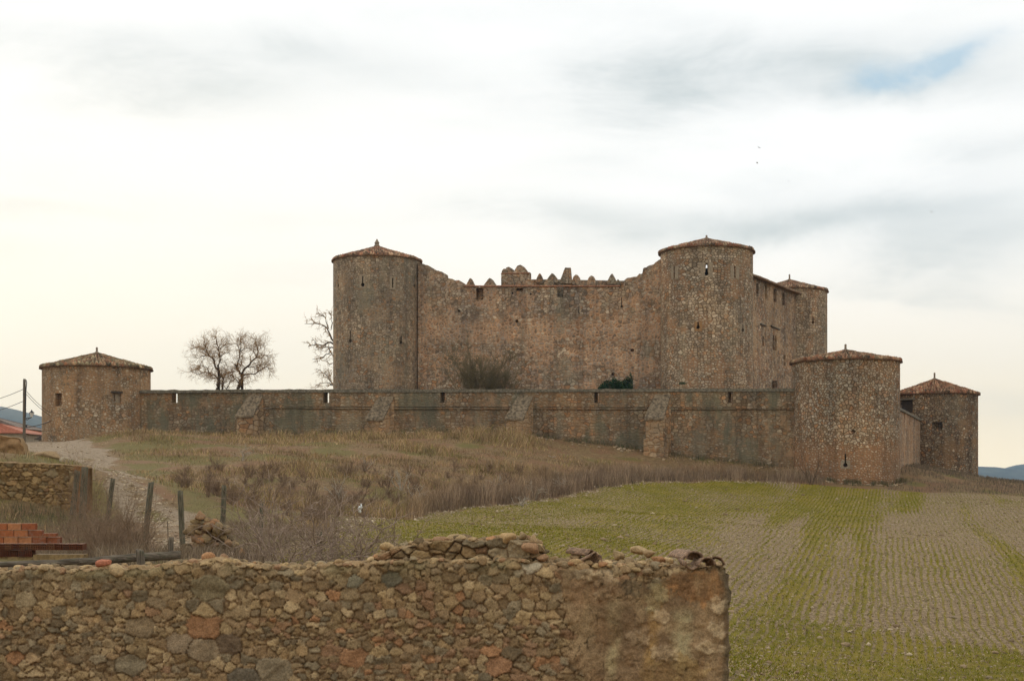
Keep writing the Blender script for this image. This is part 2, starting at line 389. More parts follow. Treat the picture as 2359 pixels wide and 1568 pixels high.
M_CURT = masonry('curtain_masonry', .25, 1.5, mortar=(.23, .165, .10), dark=(.12, .088, .058), mw=.12, pale=.3, lichen=.5, orange=.4, seed=6.1, moss=.75, plaster=.05,
                 palette=[(.18, .145, .10), (.23, .19, .135), (.27, .23, .165), (.21, .16, .105), (.25, .22, .165), (.33, .295, .23)])
M_COPE = flatmat('coping_stone', (.15, .13, .095), scale=6, var=.4)
M_ASH = flatmat('ashlar_block', (.27, .215, .15), scale=8, var=.2)
M_ASHO = flatmat('ochre_ashlar', (.29, .165, .075), scale=8, var=.2)
M_SLAB = flatmat('lichened_slab', (.165, .125, .08), scale=5, var=.5)
M_BUTT = masonry('buttress_masonry', .40, 1.5, mortar=(.33, .235, .14), dark=(.14, .10, .065), mw=.08, pale=.6, lichen=.25, orange=.6, seed=3.9, palette=[(.30, .235, .16), (.35, .28, .195), (.33, .245, .155), (.38, .31, .22)])
M_DARK = flatmat('dark_wood', (.06, .045, .032), scale=10)
M_WOOD = flatmat('grey_wood', (.17, .14, .10), scale=14, var=.35)
M_BRICKLINE = flatmat('coping_tile_line', (.30, .15, .09), scale=5)
M_FIN = flatmat('finial_stone', (.22, .17, .12), scale=10)
M_TILE = vcol('clay_roof_tile', .9, .15, 12, .3, .5, .02, (1.08, 1.03, .93))

# ------------------------------------------------------------------ terrain
CP = []
def cp(px, py, D): q = P(px, py, D); CP.append((q[0], q[1], q[2]))
for a in [(-60, 1020, 116), (223, 1014, 108), (100, 1016, 112), (400, 1001, 108), (600, 1003, 107), (900, 1004, 105.5), (1150, 1006, 104), (1300, 1032, 103), (1480, 1065, 101.5), (1640, 1098, 100.5), (1826, 1113, 99),
          (1947, 1121, 98.5), (2068, 1127, 99), (2075, 1066, 118), (2120, 1072, 128), (2247, 1099, 128), (2358, 1113, 126), (2358, 1141, 99), (2600, 1150, 99), (2600, 1130, 126), (2600, 1160, 70),
          (260, 1000, 98), (330, 997, 97), (120, 1030, 95), (60, 1045, 78), (200, 1058, 78), (260, 1100, 62), (190, 1184, 45.5), (245, 1208, 42), (333, 1251, 34), (420, 1266, 33), (513, 1205, 38), (600, 1240, 33),
          (300, 1080, 72), (430, 1120, 62), (500, 1060, 80), (700, 1100, 68), (600, 1180, 47), (900, 1085, 78), (850, 1194, 56), (700, 1230, 42), (1100, 1050, 91), (1300, 1065, 94), (1300, 1142, 76), (1500, 1111, 92),
          (1000, 1012, 99), (700, 1011, 99), (480, 1010, 98), (1000, 1182, 60), (1180, 1162, 68), (1400, 1122, 84), (1179, 1200, 55), (1179, 1262, 40), (1400, 1250, 44), (1500, 1180, 64),
          (1950, 1141, 93), (1950, 1200, 69), (1950, 1300, 47.5), (1950, 1400, 37), (1950, 1500, 30.5), (1950, 1568, 27), (2350, 1200, 69), (2350, 1300, 48), (2350, 1568, 28), (1650, 1200, 66), (1650, 1300, 43),
          (900, 1240, 42), (780, 1265, 32), (0, 1165, 44), (-200, 1175, 44), (0, 1292, 24), (-200, 1292, 24), (150, 1292, 22), (300, 1300, 19), (600, 1305, 20), (900, 1340, 20), (1200, 1400, 20),
          (-400, 1050, 90), (-400, 1010, 116), (0, 1064, 48.5), (-150, 1064, 48.5), (140, 1072, 50), (0, 1052, 58), (-150, 1052, 58)]: cp(*a)
CP += [(0, 0, -1.7), (-6, 0, -1.7), (6, 0, -1.9), (0, 8, -2.3), (-8, 10, -2.4), (6, 10, -2.9), (-5, 13, -2.6), (2, 13, -2.9), (4, 16, -3.3), (8, 16, -3.5), (10, 22, -3.9), (-60, 30, -1.5), (-60, 60, -.5), (60, 30, -4.6), (60, 60, -3.3),
       (-5, 116, 4.6), (8, 114, 4.4), (-20, 122, 4.2), (20, 112, 3.6), (-20, 140, 4.2), (0, 140, 5.0), (15, 140, 4.5), (-45, 135, 2.2), (30, 160, 2.0), (45, 150, -.5), (-30, 170, 1.), (0, 175, 2.), (60, 130, -1.5), (70, 100, -2.), (-70, 110, 2.4), (-70, 160, -2), (70, 170, -5)]
CP = np.array(CP)
def _tps(d2): return np.where(d2 > 1e-9, .5*d2*np.log(d2+1e-12), 0)
def _fit():
    X = CP[:, :2]/50.; n = len(X); K = _tps(((X[:, None]-X[None])**2).sum(-1))+np.eye(n)*2e-4
    Pm = np.c_[np.ones(n), X]; A = np.zeros((n+3, n+3)); A[:n, :n] = K; A[:n, n:] = Pm; A[n:, :n] = Pm.T
    return X, np.linalg.solve(A, np.r_[CP[:, 2], 0, 0, 0])
_X, _W = _fit()
def H0(x, y):
    x = np.asarray(x, float); y = np.asarray(y, float); sh = np.broadcast(x, y).shape
    q = np.stack([np.broadcast_to(x, sh).ravel(), np.broadcast_to(y, sh).ravel()], 1)
    qc = np.clip(q, (-75, -10), (75, 178))/50.; z = np.empty(len(q))
    for i in range(0, len(q), 40000):
        a = qc[i:i+40000]; z[i:i+40000] = _tps(((a[:, None]-_X[None])**2).sum(-1))@_W[:-3]+_W[-3]+a@_W[-2:]
    z = np.clip(z, -7, 6.5)
    out = np.maximum(np.maximum(np.abs(q[:, 0])-75, 0), np.maximum(q[:, 1]-178, 0)); k = np.clip(out/250, 0, 1); k = k*k*(3-2*k)
    z = z*(1-k)+k*(-16+6*np.sin(q[:, 0]/400)*np.cos(q[:, 1]/600))
    k2 = np.clip(-q[:, 1]/40, 0, 1); z = z*(1-k2)+k2*-1.7
    return z.reshape(sh)
def H(x, y):
    n = (fbm(np.asarray(x)/2.2, np.asarray(y)/2.2, 4, 3)-.5)*.22
    return H0(x, y)+n*np.clip((np.asarray(y)-5)/15, 0, 1)
def G(px, py, d0=16, d1=130):
    """where the sight line through a measured photo point meets the terrain"""
    D = np.linspace(d0, d1, 1500); z = H0((px-CX)/F*D, D); r = (HY-py)/F*D; i = np.argmax(z >= r)
    if not (z >= r).any(): i = np.argmin(r-z)
    return np.array([(px-CX)/F*D[i], D[i], z[i]])
def lines_w(pts): return np.array([G(*p)[:2] for p in pts])
def dist_poly(x, y, pl):
    d = np.full(np.shape(x), 1e9)
    for a, b in zip(pl[:-1], pl[1:]):
        ab = b-a; t = np.clip(((x-a[0])*ab[0]+(y-a[1])*ab[1])/(ab@ab), 0, 1); d = np.minimum(d, np.hypot(x-a[0]-t*ab[0], y-a[1]-t*ab[1]))
    return d
def inside(x, y, pl):
    c = np.zeros(np.shape(x), bool); n = len(pl)
    for i in range(n):
        x0, y0 = pl[i]; x1, y1 = pl[(i+1) % n]
        k = ((y0 > y) != (y1 > y)); xx = (x1-x0)*(y-y0)/((y1-y0)+1e-12)+x0; c ^= k & (x < xx)
    return c
EDGE = lines_w([(1826, 1114), (1720, 1108), (1640, 1106), (1500, 1110), (1400, 1121), (1300, 1141), (1180, 1162), (1000, 1182), (860, 1194), (790, 1206), (740, 1232)])
FIELD = np.array([[120, 100.5], [28, 98.6], [24.5, 98.2]]+[list(p) for p in EDGE]+[[EDGE[-1][0]-.5, 30], [-5, 24], [-1, 15.5], [2.6, 13.5], [4, 4], [120, 4]])
PATHL = lines_w([(60, 1018), (130, 1030), (200, 1050), (250, 1080), (300, 1120), (335, 1165), (370, 1205), (400, 1235)]+[(430, 1262)])
PATHL = np.vstack([[[-48, 112]], PATHL, [[-6.5, 26]]])

gx = np.unique(np.concatenate([np.arange(-62, 62.01, .45), -62-np.geomspace(.6, 4000, 30), 62+np.geomspace(.6, 4000, 30)]))
gy = np.unique(np.concatenate([np.arange(12, 134.01, .45), 12-np.geomspace(.8, 60, 14), 134+np.geomspace(.7, 4200, 46)]))
GX, GY = np.meshgrid(gx, gy); GZ = H(GX, GY); nxg, nyg = len(gx), len(gy)
fld = inside(GX, GY, FIELD)
fdist = dist_poly(GX, GY, np.vstack([FIELD, FIELD[:1]])); fsd = np.where(fld, fdist, -fdist)
pd_ = dist_poly(GX, GY, PATHL); pw = np.interp(GY, [25, 40, 70, 95, 112], [.7, .85, 1.3, 2.2, 3.5])
def clamp01(v): return np.clip(v, 0, 1)
nz1 = fbm(GX/3., GY/3., 4, 11); nz2 = fbm(GX/9., GY/9., 4, 21); nz3 = fbm(GX/1.2, GY/1.2, 3, 31)
a_field = clamp01(.5+(fsd+(nz3-.5)*1.0)/.8)
a_path = clamp01(.5+((pw-pd_)+(nz1-.5)*2.6)/1.0)*(1-a_field)*(1-.75*clamp01(1.2-pd_/(pw*.34+.05)+(nz1-.5)*3)*(GY < 80))
WEDGE = np.vstack([EDGE, lines_w([(760, 1262), (900, 1300), (1180, 1330), (1330, 1318), (1450, 1290), (1545, 1262), (1640, 1232), (1725, 1200), (1790, 1168), (1838, 1133)])])
HEADL = np.vstack([[[-6, 30]], lines_w([(1500, 1360), (1690, 1392), (1800, 1412), (1900, 1436), (2060, 1462), (2200, 1482), (2358, 1502)]), [[26, 25], [60, 18], [60, 3], [-6, 3]]])
def greenness(x, y):
    """how green the crop is"""
    n = fbm(x/7., y/11., 4, 41); u = x-.275*y+.5*np.sin(y/9.)*.6; n2 = fbm(x/1.8, y/2.6, 4, 42)
    s_ = fbm(u/1.5, y/45., 4, 77); g = .17+(n-.5)*.5+5.0*np.clip(s_-.52, 0, 1)
    wq_ = np.vstack([WEDGE, WEDGE[:1]]); d1 = dist_poly(x, y, wq_); i1 = inside(x, y, WEDGE); m1 = clamp01(.5+np.where(i1, d1, -d1)/1.6+(n2-.5)*1.2)
    hq = np.vstack([HEADL, HEADL[:1]]); d2 = dist_poly(x, y, hq); i2 = inside(x, y, HEADL); m2 = clamp01(.5+np.where(i2, d2, -d2)/1.6+(n2-.5)*1.6)
    g = g*(1-m1)+m1*(.80+(n-.5)*1.6+(n2-.5)*.5); g = g*(1-m2)+m2*(.86+(n-.5)*.9+(n2-.5)*.9)
    return clamp01(g)
a_green = greenness(GX, GY)
ga = dict(field=a_field.ravel(), path=a_path.ravel(), green=a_green.ravel(), moss=clamp01((nz1-.5)*4+.3+1.2*np.exp(-((pd_-pw-1.3)/1.2)**2)-.35*(GX > -5)).ravel())

def ground_material():
    m, t, b = newmat('soil_and_turf'); ps = pos(t); x, y, z = t.sep(ps)
    fa, pa, gr, ms = (t.attr(k)[2] for k in ('field', 'path', 'green', 'moss'))
    f1 = t.noise(ps, 14, 6, .7)[0]; f2 = t.noise(ps, 3.5, 5, .65)[0]; f3 = t.noise(ps, .5, 4, .6)[0]; f4 = t.noise(ps, 45, 4, .7)[0]
    far = t.mr(y, 150, 400)
    bank = t.mix(t.mr(f2, .35, .65), (.16, .10, .048), (.26, .175, .085))
    bank = t.mix(t.m('MULTIPLY', t.mr(f3, .45, .62), .75), bank, (.22, .115, .06))
    bank = t.mix(t.m('MULTIPLY', t.mr(t.m('ADD', ms, t.m('MULTIPLY', t.m('SUBTRACT', f1, .5), 1.4)), .45, .95), .75), bank, t.mix(t.mr(f1, .35, .65), (.085, .08, .02), (.20, .17, .045)))
    path = t.mix(t.mr(f2, .35, .65), (.235, .17, .105), (.345, .265, .18)); path = t.mix(t.mr(f4, .62, .72), path, (.42, .37, .30))
    u = t.m('SUBTRACT', x, t.m('MULTIPLY', y, .275)); u = t.m('ADD', u, t.m('MULTIPLY', t.m('SUBTRACT', t.noise(ps, .35, 2, .5)[0], .5), .5))
    wv = t.m('SINE', t.m('MULTIPLY', u, 2*PI/.23)); wv = t.m('ADD', t.m('MULTIPLY', wv, .5), .5)
    f5 = t.noise(t.vm('ADD', ps, (4, 4, 4)), 6.5, 6, .75)[0]; soil = t.mix(t.mr(t.m('ADD', t.m('MULTIPLY', f1, .5), t.m('MULTIPLY', f5, .5)), .40, .60), (.13, .085, .045), (.40, .295, .17)); soil = t.mix(t.m('MULTIPLY', t.mr(f4, .60, .72), .6), soil, (.42, .34, .23))
    soil = t.mix(t.m('MULTIPLY', t.mr(f3, .45, .65), .3), soil, (.25, .17, .115))
    crop = t.mix(t.mr(f2, .35, .65), (.13, .115, .006), (.225, .18, .016)); crop = t.mix(t.mr(f3, .4, .65), crop, (.25, .19, .02))
    k = t.m('ADD', gr, t.m('MULTIPLY', t.m('SUBTRACT', wv, .5), .8)); k = t.m('ADD', k, t.m('MULTIPLY', t.m('SUBTRACT', f1, .5), 1.5))
    field = t.mix(t.m('MULTIPLY', t.mr(k, .36, .70), .92), soil, crop)
    c = t.mix(t.mr(t.m('ADD', pa, t.m('MULTIPLY', t.m('SUBTRACT', f1, .5), .9)), .3, .7), bank, path)
    c = t.mix(t.mr(t.m('ADD', fa, t.m('MULTIPLY', t.m('SUBTRACT', f1, .5), .6)), .35, .65), c, field)
    c = t.mix(far, c, t.mix(f3, (.20, .15, .085), (.15, .15, .06)))
    t.put(b.inputs['Base Color'], c)
    h = t.m('ADD', f1, t.m('ADD', t.m('MULTIPLY', f4, .5), t.m('MULTIPLY', t.m('MULTIPLY', wv, fa), -.35)))
    bump(t, b, h, .9, .07)
    return m
M_GROUND = ground_material()
gv = np.stack([GX, GY, GZ], -1).reshape(-1, 3); gi = np.arange(nxg*nyg).reshape(nyg, nxg)
gq = np.stack([gi[:-1, :-1], gi[:-1, 1:], gi[1:, 1:], gi[1:, :-1]], -1).reshape(-1, 4)
cf = a_field.ravel()[gq].mean(1) > .5; cpth = (a_path.ravel()[gq].mean(1) > .5) & ~cf
for nm, msk in (('ground', ~cf & ~cpth), ('field', cf), ('path', cpth)):
    q = gq[msk]; used, inv = np.unique(q.ravel(), return_inverse=True)
    o = mk(nm, gv[used], inv.reshape(-1, 4), M_GROUND, smooth=True, attrs={k: v[used] for k, v in ga.items()})
    tag(o, {'ground': 'brown earth bank with dry grass below the castle', 'field': 'sown field with thin green rows of young crop', 'path': 'pale stony track climbing to the castle'}[nm], kind='structure')

# far hills
M_HILL = flatmat('wooded_hill', (.07, .075, .05), scale=.02, var=.4, bd=1)
def hill(prof, D, depth, label, seed):
    xs = np.linspace(prof[0][0], prof[-1][0], 140); ys = np.interp(xs, [p[0] for p in prof], [p[1] for p in prof])
    ys = ys+(fbm(xs/40., xs*0+seed, 4, seed)-.5)*3.5
    rows = []
    for k in np.linspace(-1, 1, 15):
        Dk = D+depth*k; top = (HY-ys)/F*D; z = -20+(top+20)*np.cos(k*PI/2)**1.3*(1+(fbm(xs/60., xs*0+k*3+seed, 3, seed)-.5)*.5*abs(k)); rows.append(np.stack([(xs-CX)/F*Dk, np.full_like(xs, Dk), z], 1))
    v = np.array(rows); n, m = v.shape[:2]; i = np.arange(n*m).reshape(n, m)
    o = mk('hill', v.reshape(-1, 3), np.stack([i[:-1, :-1], i[:-1, 1:], i[1:, 1:], i[1:, :-1]], -1).reshape(-1, 4), M_HILL, smooth=True)
    tag(o, label, kind='structure')
hill([(-900, 1060), (-500, 960), (-250, 915), (0, 935), (50, 946), (103, 960), (300, 1010), (600, 1075), (800, 1100)], 2700, 650, 'long blue hill behind the village roofs', 3)
hill([(1800, 1110), (2050, 1085), (2150, 1073), (2247, 1073), (2300, 1076), (2358, 1081), (2500, 1095), (2800, 1110)], 3200, 400, 'low blue wooded ridge right of the rear tower', 5)
hill([(2200, 1110), (2300, 1082), (2345, 1069), (2420, 1058), (2600, 1075), (2900, 1105)], 3800, 200, 'paler distant hill top at the right edge', 9)

# ------------------------------------------------------------------ round towers
def tile_roof(parent, cx, cy, zc, Rt, zt, seed, ribs=76, tint=(1, 1, 1), facets=12):
    r = np.random.default_rng(seed); nth = ribs*6; nr = 34
    th = np.arange(nth)/nth*2*PI; V = []; Cc = []
    pal = np.array([(.27, .16, .105), (.21, .14, .095), (.34, .215, .145), (.17, .135, .095), (.30, .25, .18), (.10, .083, .062), (.42, .34, .25), (.25, .12, .075)])
    rc = r.integers(0, len(pal), (nr, ribs)); br = r.uniform(.75, 1.15, (nr, ribs, 1))*r.uniform(.75, 1.3, (1, ribs, 1))
    for j in range(nr):
        k = j/(nr-1); rad = Rt*(1-k)+.05*k
        rb = ribs if k < .55 else (ribs//2 if k < .8 else ribs//4)
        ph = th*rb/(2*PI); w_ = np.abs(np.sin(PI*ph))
        course = (j % 2)*.06
        am = .20*(1-.35*k)
        fac = 1-.03*(np.cos(((th*facets/(2*PI)) % 1-.5)*2*PI)*.5+.5)*(1-k)
        z = zc+(zt-zc)*k**1.06+am*(w_-.5)+course*(1-k)+(fbm(th*6+seed, th*0+j*.35, 3, seed)-.5)*.16*min(1, (1-k)*4)
        if j == 0: z = z-.02
        V.append(np.stack([cx+np.sin(th)*rad*fac*(1+.006*(r.random(nth)-.5)*(j == 0)), cy-np.cos(th)*rad*fac, z], 1))
        cell = (np.floor(ph+.5).astype(int) % rb)*(ribs//rb)
        c = pal[rc[j//2, cell]]*br[j//2, cell]*np.array(tint); c = c*.85*np.where(w_[:, None] < .42, np.array([[.42, .44, .40]]), 1.); Cc.append(c)  # channel tiles darker: moss, plus shade between ribs painted into the colour
    # eave edge and soffit
    Rs = Rt-.45
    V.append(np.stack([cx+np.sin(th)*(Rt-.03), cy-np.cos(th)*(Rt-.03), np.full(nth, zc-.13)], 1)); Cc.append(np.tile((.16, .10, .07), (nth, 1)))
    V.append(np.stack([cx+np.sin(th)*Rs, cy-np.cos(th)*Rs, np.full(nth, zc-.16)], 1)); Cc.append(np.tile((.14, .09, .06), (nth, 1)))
    n = len(V); order = [n-1, n-2]+list(range(n-2)); V = np.array([V[i] for i in order]); Cc = np.array([Cc[i] for i in order])
    i = np.arange(n*nth).reshape(n, nth); nx = np.roll(i, -1, 1)
    q = np.stack([i[:-1], nx[:-1], nx[1:], i[1:]], -1).reshape(-1, 4)
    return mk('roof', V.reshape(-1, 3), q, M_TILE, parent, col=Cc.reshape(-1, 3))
def lathe(prof, cx, cy, n=16):
    V = []; 
    for r_, z in prof: V += [(cx+r_*math.cos(a), cy+r_*math.sin(a), z) for a in np.arange(n)*2*PI/n]
    m = len(prof); f = [(j*n+i, j*n+(i+1) % n, (j+1)*n+(i+1) % n, (j+1)*n+i) for j in range(m-1) for i in range(n)]
    f += [tuple(range(n))[::-1], tuple(range((m-1)*n, m*n))]; return np.array(V), f
def shell(cx, cy, R, t, z0, z1, n=112):
    a = np.arange(n)*2*PI/n; ring = lambda r_, z: np.stack([cx+r_*np.cos(a), cy+r_*np.sin(a), np.full(n, z)], 1)
    V = np.concatenate([ring(R, z0), ring(R, z1), ring(R-t, z1), ring(R-t, z0)])
    f = []
    for k in range(4):
        for i in range(n): f.append((k*n+i, k*n+(i+1) % n, ((k+1) % 4)*n+(i+1) % n, ((k+1) % 4)*n+i))
    return V, f
def front_dist(cx, cy, R, px):
    s = (px-CX)/F; a = s*s+1; b_ = -2*(s*cx+cy); c = cx*cx+cy*cy-R*R; return (-b_-math.sqrt(max(b_*b_-4*a*c, 0)))/(2*a)
def keyhole(px, y0, y1, hole, cx, cy, R, hw=.055, hr=None, depth=.75):
    """slit y0..y1 in photo rows with an optional round foot; cutter runs radially into the tower"""
    D = front_dist(cx, cy, R, px); p = np.array([(px-CX)/F*D, D, 0]); n = np.array([p[0]-cx, p[1]-cy, 0]); n /= np.linalg.norm(n); tt = np.array([-n[1], n[0], 0])
    zt = (HY-y0)/F*D; zb = (HY-y1)/F*D; out = []
    poly = [p+n*.3+tt*s*hw+np.array([0, 0, z]) for s, z in ((-1, zb), (1, zb), (1, zt), (-1, zt))]
    out.append(prism(poly, -n*(depth+.3)))
    if hole:
        zc = (HY-hole)/F*D; rr = hr or .17
        poly = [p+n*.3+tt*math.cos(a)*rr+np.array([0, 0, zc+rr*math.sin(a)+.001]) for a in np.arange(14)*2*PI/14]; out.append(prism([q_+n*.04 for q_ in poly], -n*(depth+.45)))
    return out
def rect_cut(px0, px1, y0, y1, cx, cy, R, depth=.5):
    pm = (px0+px1)/2; D = front_dist(cx, cy, R, pm); p = np.array([(pm-CX)/F*D, D, 0]); n = np.array([p[0]-cx, p[1]-cy, 0]); n /= np.linalg.norm(n); tt = np.array([-n[1], n[0], 0])
    vw = unit(np.array([p[0], p[1], 0])); hw = (px1-px0)/2/F*D/max(.35, abs(n@vw)); zt = (HY-y0)/F*D; zb = (HY-y1)/F*D
    poly = [p+n*.3+tt*s*hw+np.array([0, 0, z]) for s, z in ((-1, zb), (1, zb), (1, zt), (-1, zt))]
    return prism(poly, -n*(depth+.3)), p, n, tt, hw, zb, zt
def surround(parent, px0, px1, y0, y1, cx, cy, R, mat, cuts, name='loophole_surround'):
    D = front_dist(cx, cy, R, (px0+px1)/2)
    a0, a1 = [math.atan2((px-CX)/F*front_dist(cx, cy, R, px)-cx, cy-front_dist(cx, cy, R, px)) for px in (px0, px1)]
    z1, z0 = (HY-y0)/F*D, (HY-y1)/F*D; th = np.linspace(a0, a1, 5); V = []
    for rr in (R+.025, R-.2):
        for z in (z0, z1):
            for a in th: V.append((cx+math.sin(a)*rr, cy-math.cos(a)*rr, z))
    n = 5; f = []
    for i in range(n-1): f += [(i, i+1, n+i+1, n+i), (2*n+i, 3*n+i, 3*n+i+1, 2*n+i+1), (i, 2*n+i, 2*n+i+1, i+1), (n+i, n+i+1, 3*n+i+1, 3*n+i)]
    f += [(0, n, 3*n, 2*n), (n-1, 3*n-1, 4*n-1, 2*n-1)]
    o = mk(name, V, f, mat, parent); fix_normals(o); cut(o, cuts); return o

def tower(label, px, D, R, z0, y_eave, y_apex, mat, loops=(), fin=None, over=.25, seed=1, group='round castle towers', tint=(1, 1, 1), thick=.9, extra=(), ribs=76, name='round_tower'):
    cx, cy = (px-CX)/F*D, D; ze = (HY-y_eave)/F*D; za = (HY-y_apex)/F*D
    t = root(name, (cx, cy, z0), label, 'tower', group)
    v, f = shell(cx, cy, R, thick, z0, ze-.05); wl = mk('wall', v, f, mat, t); fix_normals(wl)
    cuts = list(extra)
    for lp in loops: cuts += keyhole(lp[0], lp[1], lp[2], lp[3], cx, cy, R, *(lp[4:] if len(lp) > 4 else ()))
    cut(wl, cuts); uv_set(wl, uv_cyl(cx, cy, R))
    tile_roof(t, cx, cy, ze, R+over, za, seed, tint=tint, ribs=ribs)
    if fin:
        zf = (HY-fin[0])/F*D
        if fin[1] == 'spike': v, f = lathe([(.24, za-.1), (.27, za+.05), (.17, za+.2), (.24, za+.28), (.12, za+.5), (.03, zf)], cx, cy)
        else: v, f = lathe([(.30, za-.12), (.2, za+.02), (.1, za+.1), (.085, za+.12), (.085, zf-.05), (.06, zf)], cx, cy)
        mk('finial', v, f, M_FIN, t)
    return t, cx, cy, wl

# keep towers
lpA = [(835.4, 635, 652, 655.5), (904, 640, 662, None), (954.5, 640, 656, 658.5), (778.5, 638, 656, 657.5), (806.5, 761, 782, 784.7), (923.6, 772, 785, 787.8)]
tA, ax, ay, wA = tower('tall round tower at the left corner of the keep, with pointed finial', 868, 123.5, 3.95, 2.5, 601, 567, M_KEEPT, lpA, (550, 'spike'), .19, 3, tint=(1.1, .92, .85))
for i, q in enumerate([(828, 842, 632, 663), (897, 911, 636, 666)]): surround(tA, *q, ax, ay, 3.95, M_ASH, sum([keyhole(*l, ax, ay, 3.95) for l in lpA[:2]], []))
Dr = front_dist(16.82, 117.5, 3.96, 1627)
def slit_through():
    cx, cy = (1627-CX)/F*117.5, 117.5; D = front_dist(cx, cy, 3.96, 1627); dv = unit(np.array([(1627-CX)/F, 1, 0])); tt = np.array([dv[1], -dv[0], 0]); p = np.array([(1627-CX)/F*D, D, 0])
    out = []
    z = lambda y: (HY-y)/F*D
    hw = .075
    out.append(prism([p-dv*.4+tt*s*hw*k+np.array([0, 0, q]) for s, q, k in ((-1, z(626), 1.35), (1, z(626), 1.35), (1, z(606), .7), (-1, z(606), .7))], dv*1.8))
    out.append(prism([p-dv*.4+tt*math.cos(a)*.165+np.array([0, 0, z(629.6)+.165*math.sin(a)]) for a in np.arange(16)*PI/8], dv*1.8))
    q = p+dv*6.2; zz = z(618)+1.05                      # the opening on the far side that lets the sky through
    out.append(prism([q+tt*s*.45+np.array([0, 0, zz+h]) for s, h in ((-1, -1.1), (1, -1.1), (1, 1.1), (-1, 1.1))], dv*3.0))
    return out
lpB = [(1552.6, 613, 640, None), (1692, 613, 639, None), (1607.6, 741, 750, 753, .06, .15), (1710, 747, 758, 760.3), (1526, 745, 762, None)]
tB, bx, by, wB = tower('tall round tower at the right front corner of the keep, bright slit under its eave', 1627, 117.5, 3.96, 2.5, 581, 549, M_KEEPR, lpB, (541.5, 'post'), .24, 4, tint=(1, .9, .85), extra=slit_through())
surround(tB, 1599.4, 1617.3, 740, 762, bx, by, 3.96, M_ASHO, keyhole(*lpB[2][:4], bx, by, 3.96, .06, .15))
surround(tB, 1704, 1716, 745, 767, bx, by, 3.96, M_ASH, keyhole(*lpB[3], bx, by, 3.96))
for q in [(1613, 1623, 604, 638), (1631, 1641, 604, 638), (1546, 1551, 612, 642), (1555, 1562, 612, 642), (1682, 1690, 612, 642), (1694, 1702, 612, 642)]: surround(tB, *q, bx, by, 3.96, M_ASH, [], 'ashlar_jamb')
tC, c2x, c2y, wC = tower('round tower at the rear right corner of the keep, behind the side range', 1818, 146, 3.96, 1.0, 672, 644, M_KEEPR, [(1872.5, 727, 739, 742.4)], (631.5, 'post'), .22, 5, tint=(.95, .85, .8))
# outer towers
xL, yL = (223-CX)/F*114, 114.
w1, *_a = rect_cut(127, 141.6, 904.8, 934, xL, yL, 4.37, .45); w2, p2, n2_, t2, hw2, zb2, zt2 = rect_cut(259.6, 279, 904, 927, xL, yL, 4.37, .35)
tL, *_ = tower('squat round tower at the left end of the curtain wall, two square windows', 223, 114, 4.37, 1.2, 848, 812, M_OUTL, [], (799, 'post'), .27, 6, tint=(.98, .97, .84), extra=[w1, w2])
def panel(parent, name, p, n, tt, hw, z0, z1, inset, th, mat, cuts=()):
    a = p-n*inset; poly = [a+tt*s*hw+np.array([0, 0, z]) for s, z in ((-1, z0), (1, z0), (1, z1), (-1, z1))]
    v, f = prism(poly, -n*th); o = mk(name, v, f, mat, parent); fix_normals(o); cut(o, cuts); return o
kh = [prism([p2+n2_*.3+t2*(-.12+s*.05)+np.array([0, 0, z]) for s, z in ((-1, zb2+.25), (1, zb2+.25), (1, zt2-.1), (-1, zt2-.1))], -n2_*1.5),
      prism([p2+n2_*.3+t2*(-.12+math.cos(a)*.11)+np.array([0, 0, zb2+.22+.11*math.sin(a)]) for a in np.arange(12)*PI/6], -n2_*1.5)]
panel(tL, 'window_block', p2, n2_, t2, hw2-.01, zb2+.01, zt2-.01, .26, .12, M_ASH, kh)
panel(tL, 'lintel', p2, n2_, t2, hw2+.12, zt2-.02, zt2+.14, -.03, .3, M_DARK)
lpO = [(1946.8, 1044, 1066, 1070, .05, .16)]
tR, rx, ry, wR = tower('large round tower at the right end of the curtain wall, arrow slit near its foot', 1947, 104, 4.02, -3.5, 833, 806, M_OUT, lpO, (792, 'post'), .24, 7, tint=(.95, .82, .72),
                      extra=keyhole(1965, 993, 994, 993.8, (1947-CX)/F*104, 104, 4.02, .03, .16, .12))
surround(tR, 1936, 1958, 1059, 1078, rx, ry, 4.02, M_ASH, keyhole(*lpO[0][:4], rx, ry, 4.02, .05, .16))
xQ, yQ = (2152-CX)/F*133, 133.
wq, *_b = rect_cut(2147, 2169, 971, 986, xQ, yQ, 4.04, .5); wd, pD, nD, tD, hD, zbD, ztD = rect_cut(2073, 2100, 920, 950, xQ, yQ, 4.04, .5)
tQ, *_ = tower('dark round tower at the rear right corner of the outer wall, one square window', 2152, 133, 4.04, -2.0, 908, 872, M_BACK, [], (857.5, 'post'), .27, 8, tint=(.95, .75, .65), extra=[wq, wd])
panel(tQ, 'door', pD, nD, tD, hD-.01, zbD+.01, ztD-.01, .3, .1, M_DARK)
panel(tQ, 'lintel', pD, nD, tD, hD+.2, ztD-.02, ztD+.16, -.03, .3, M_WOOD)
# white mortar dashes left by scaffold holes on the right tower are part of the wall material

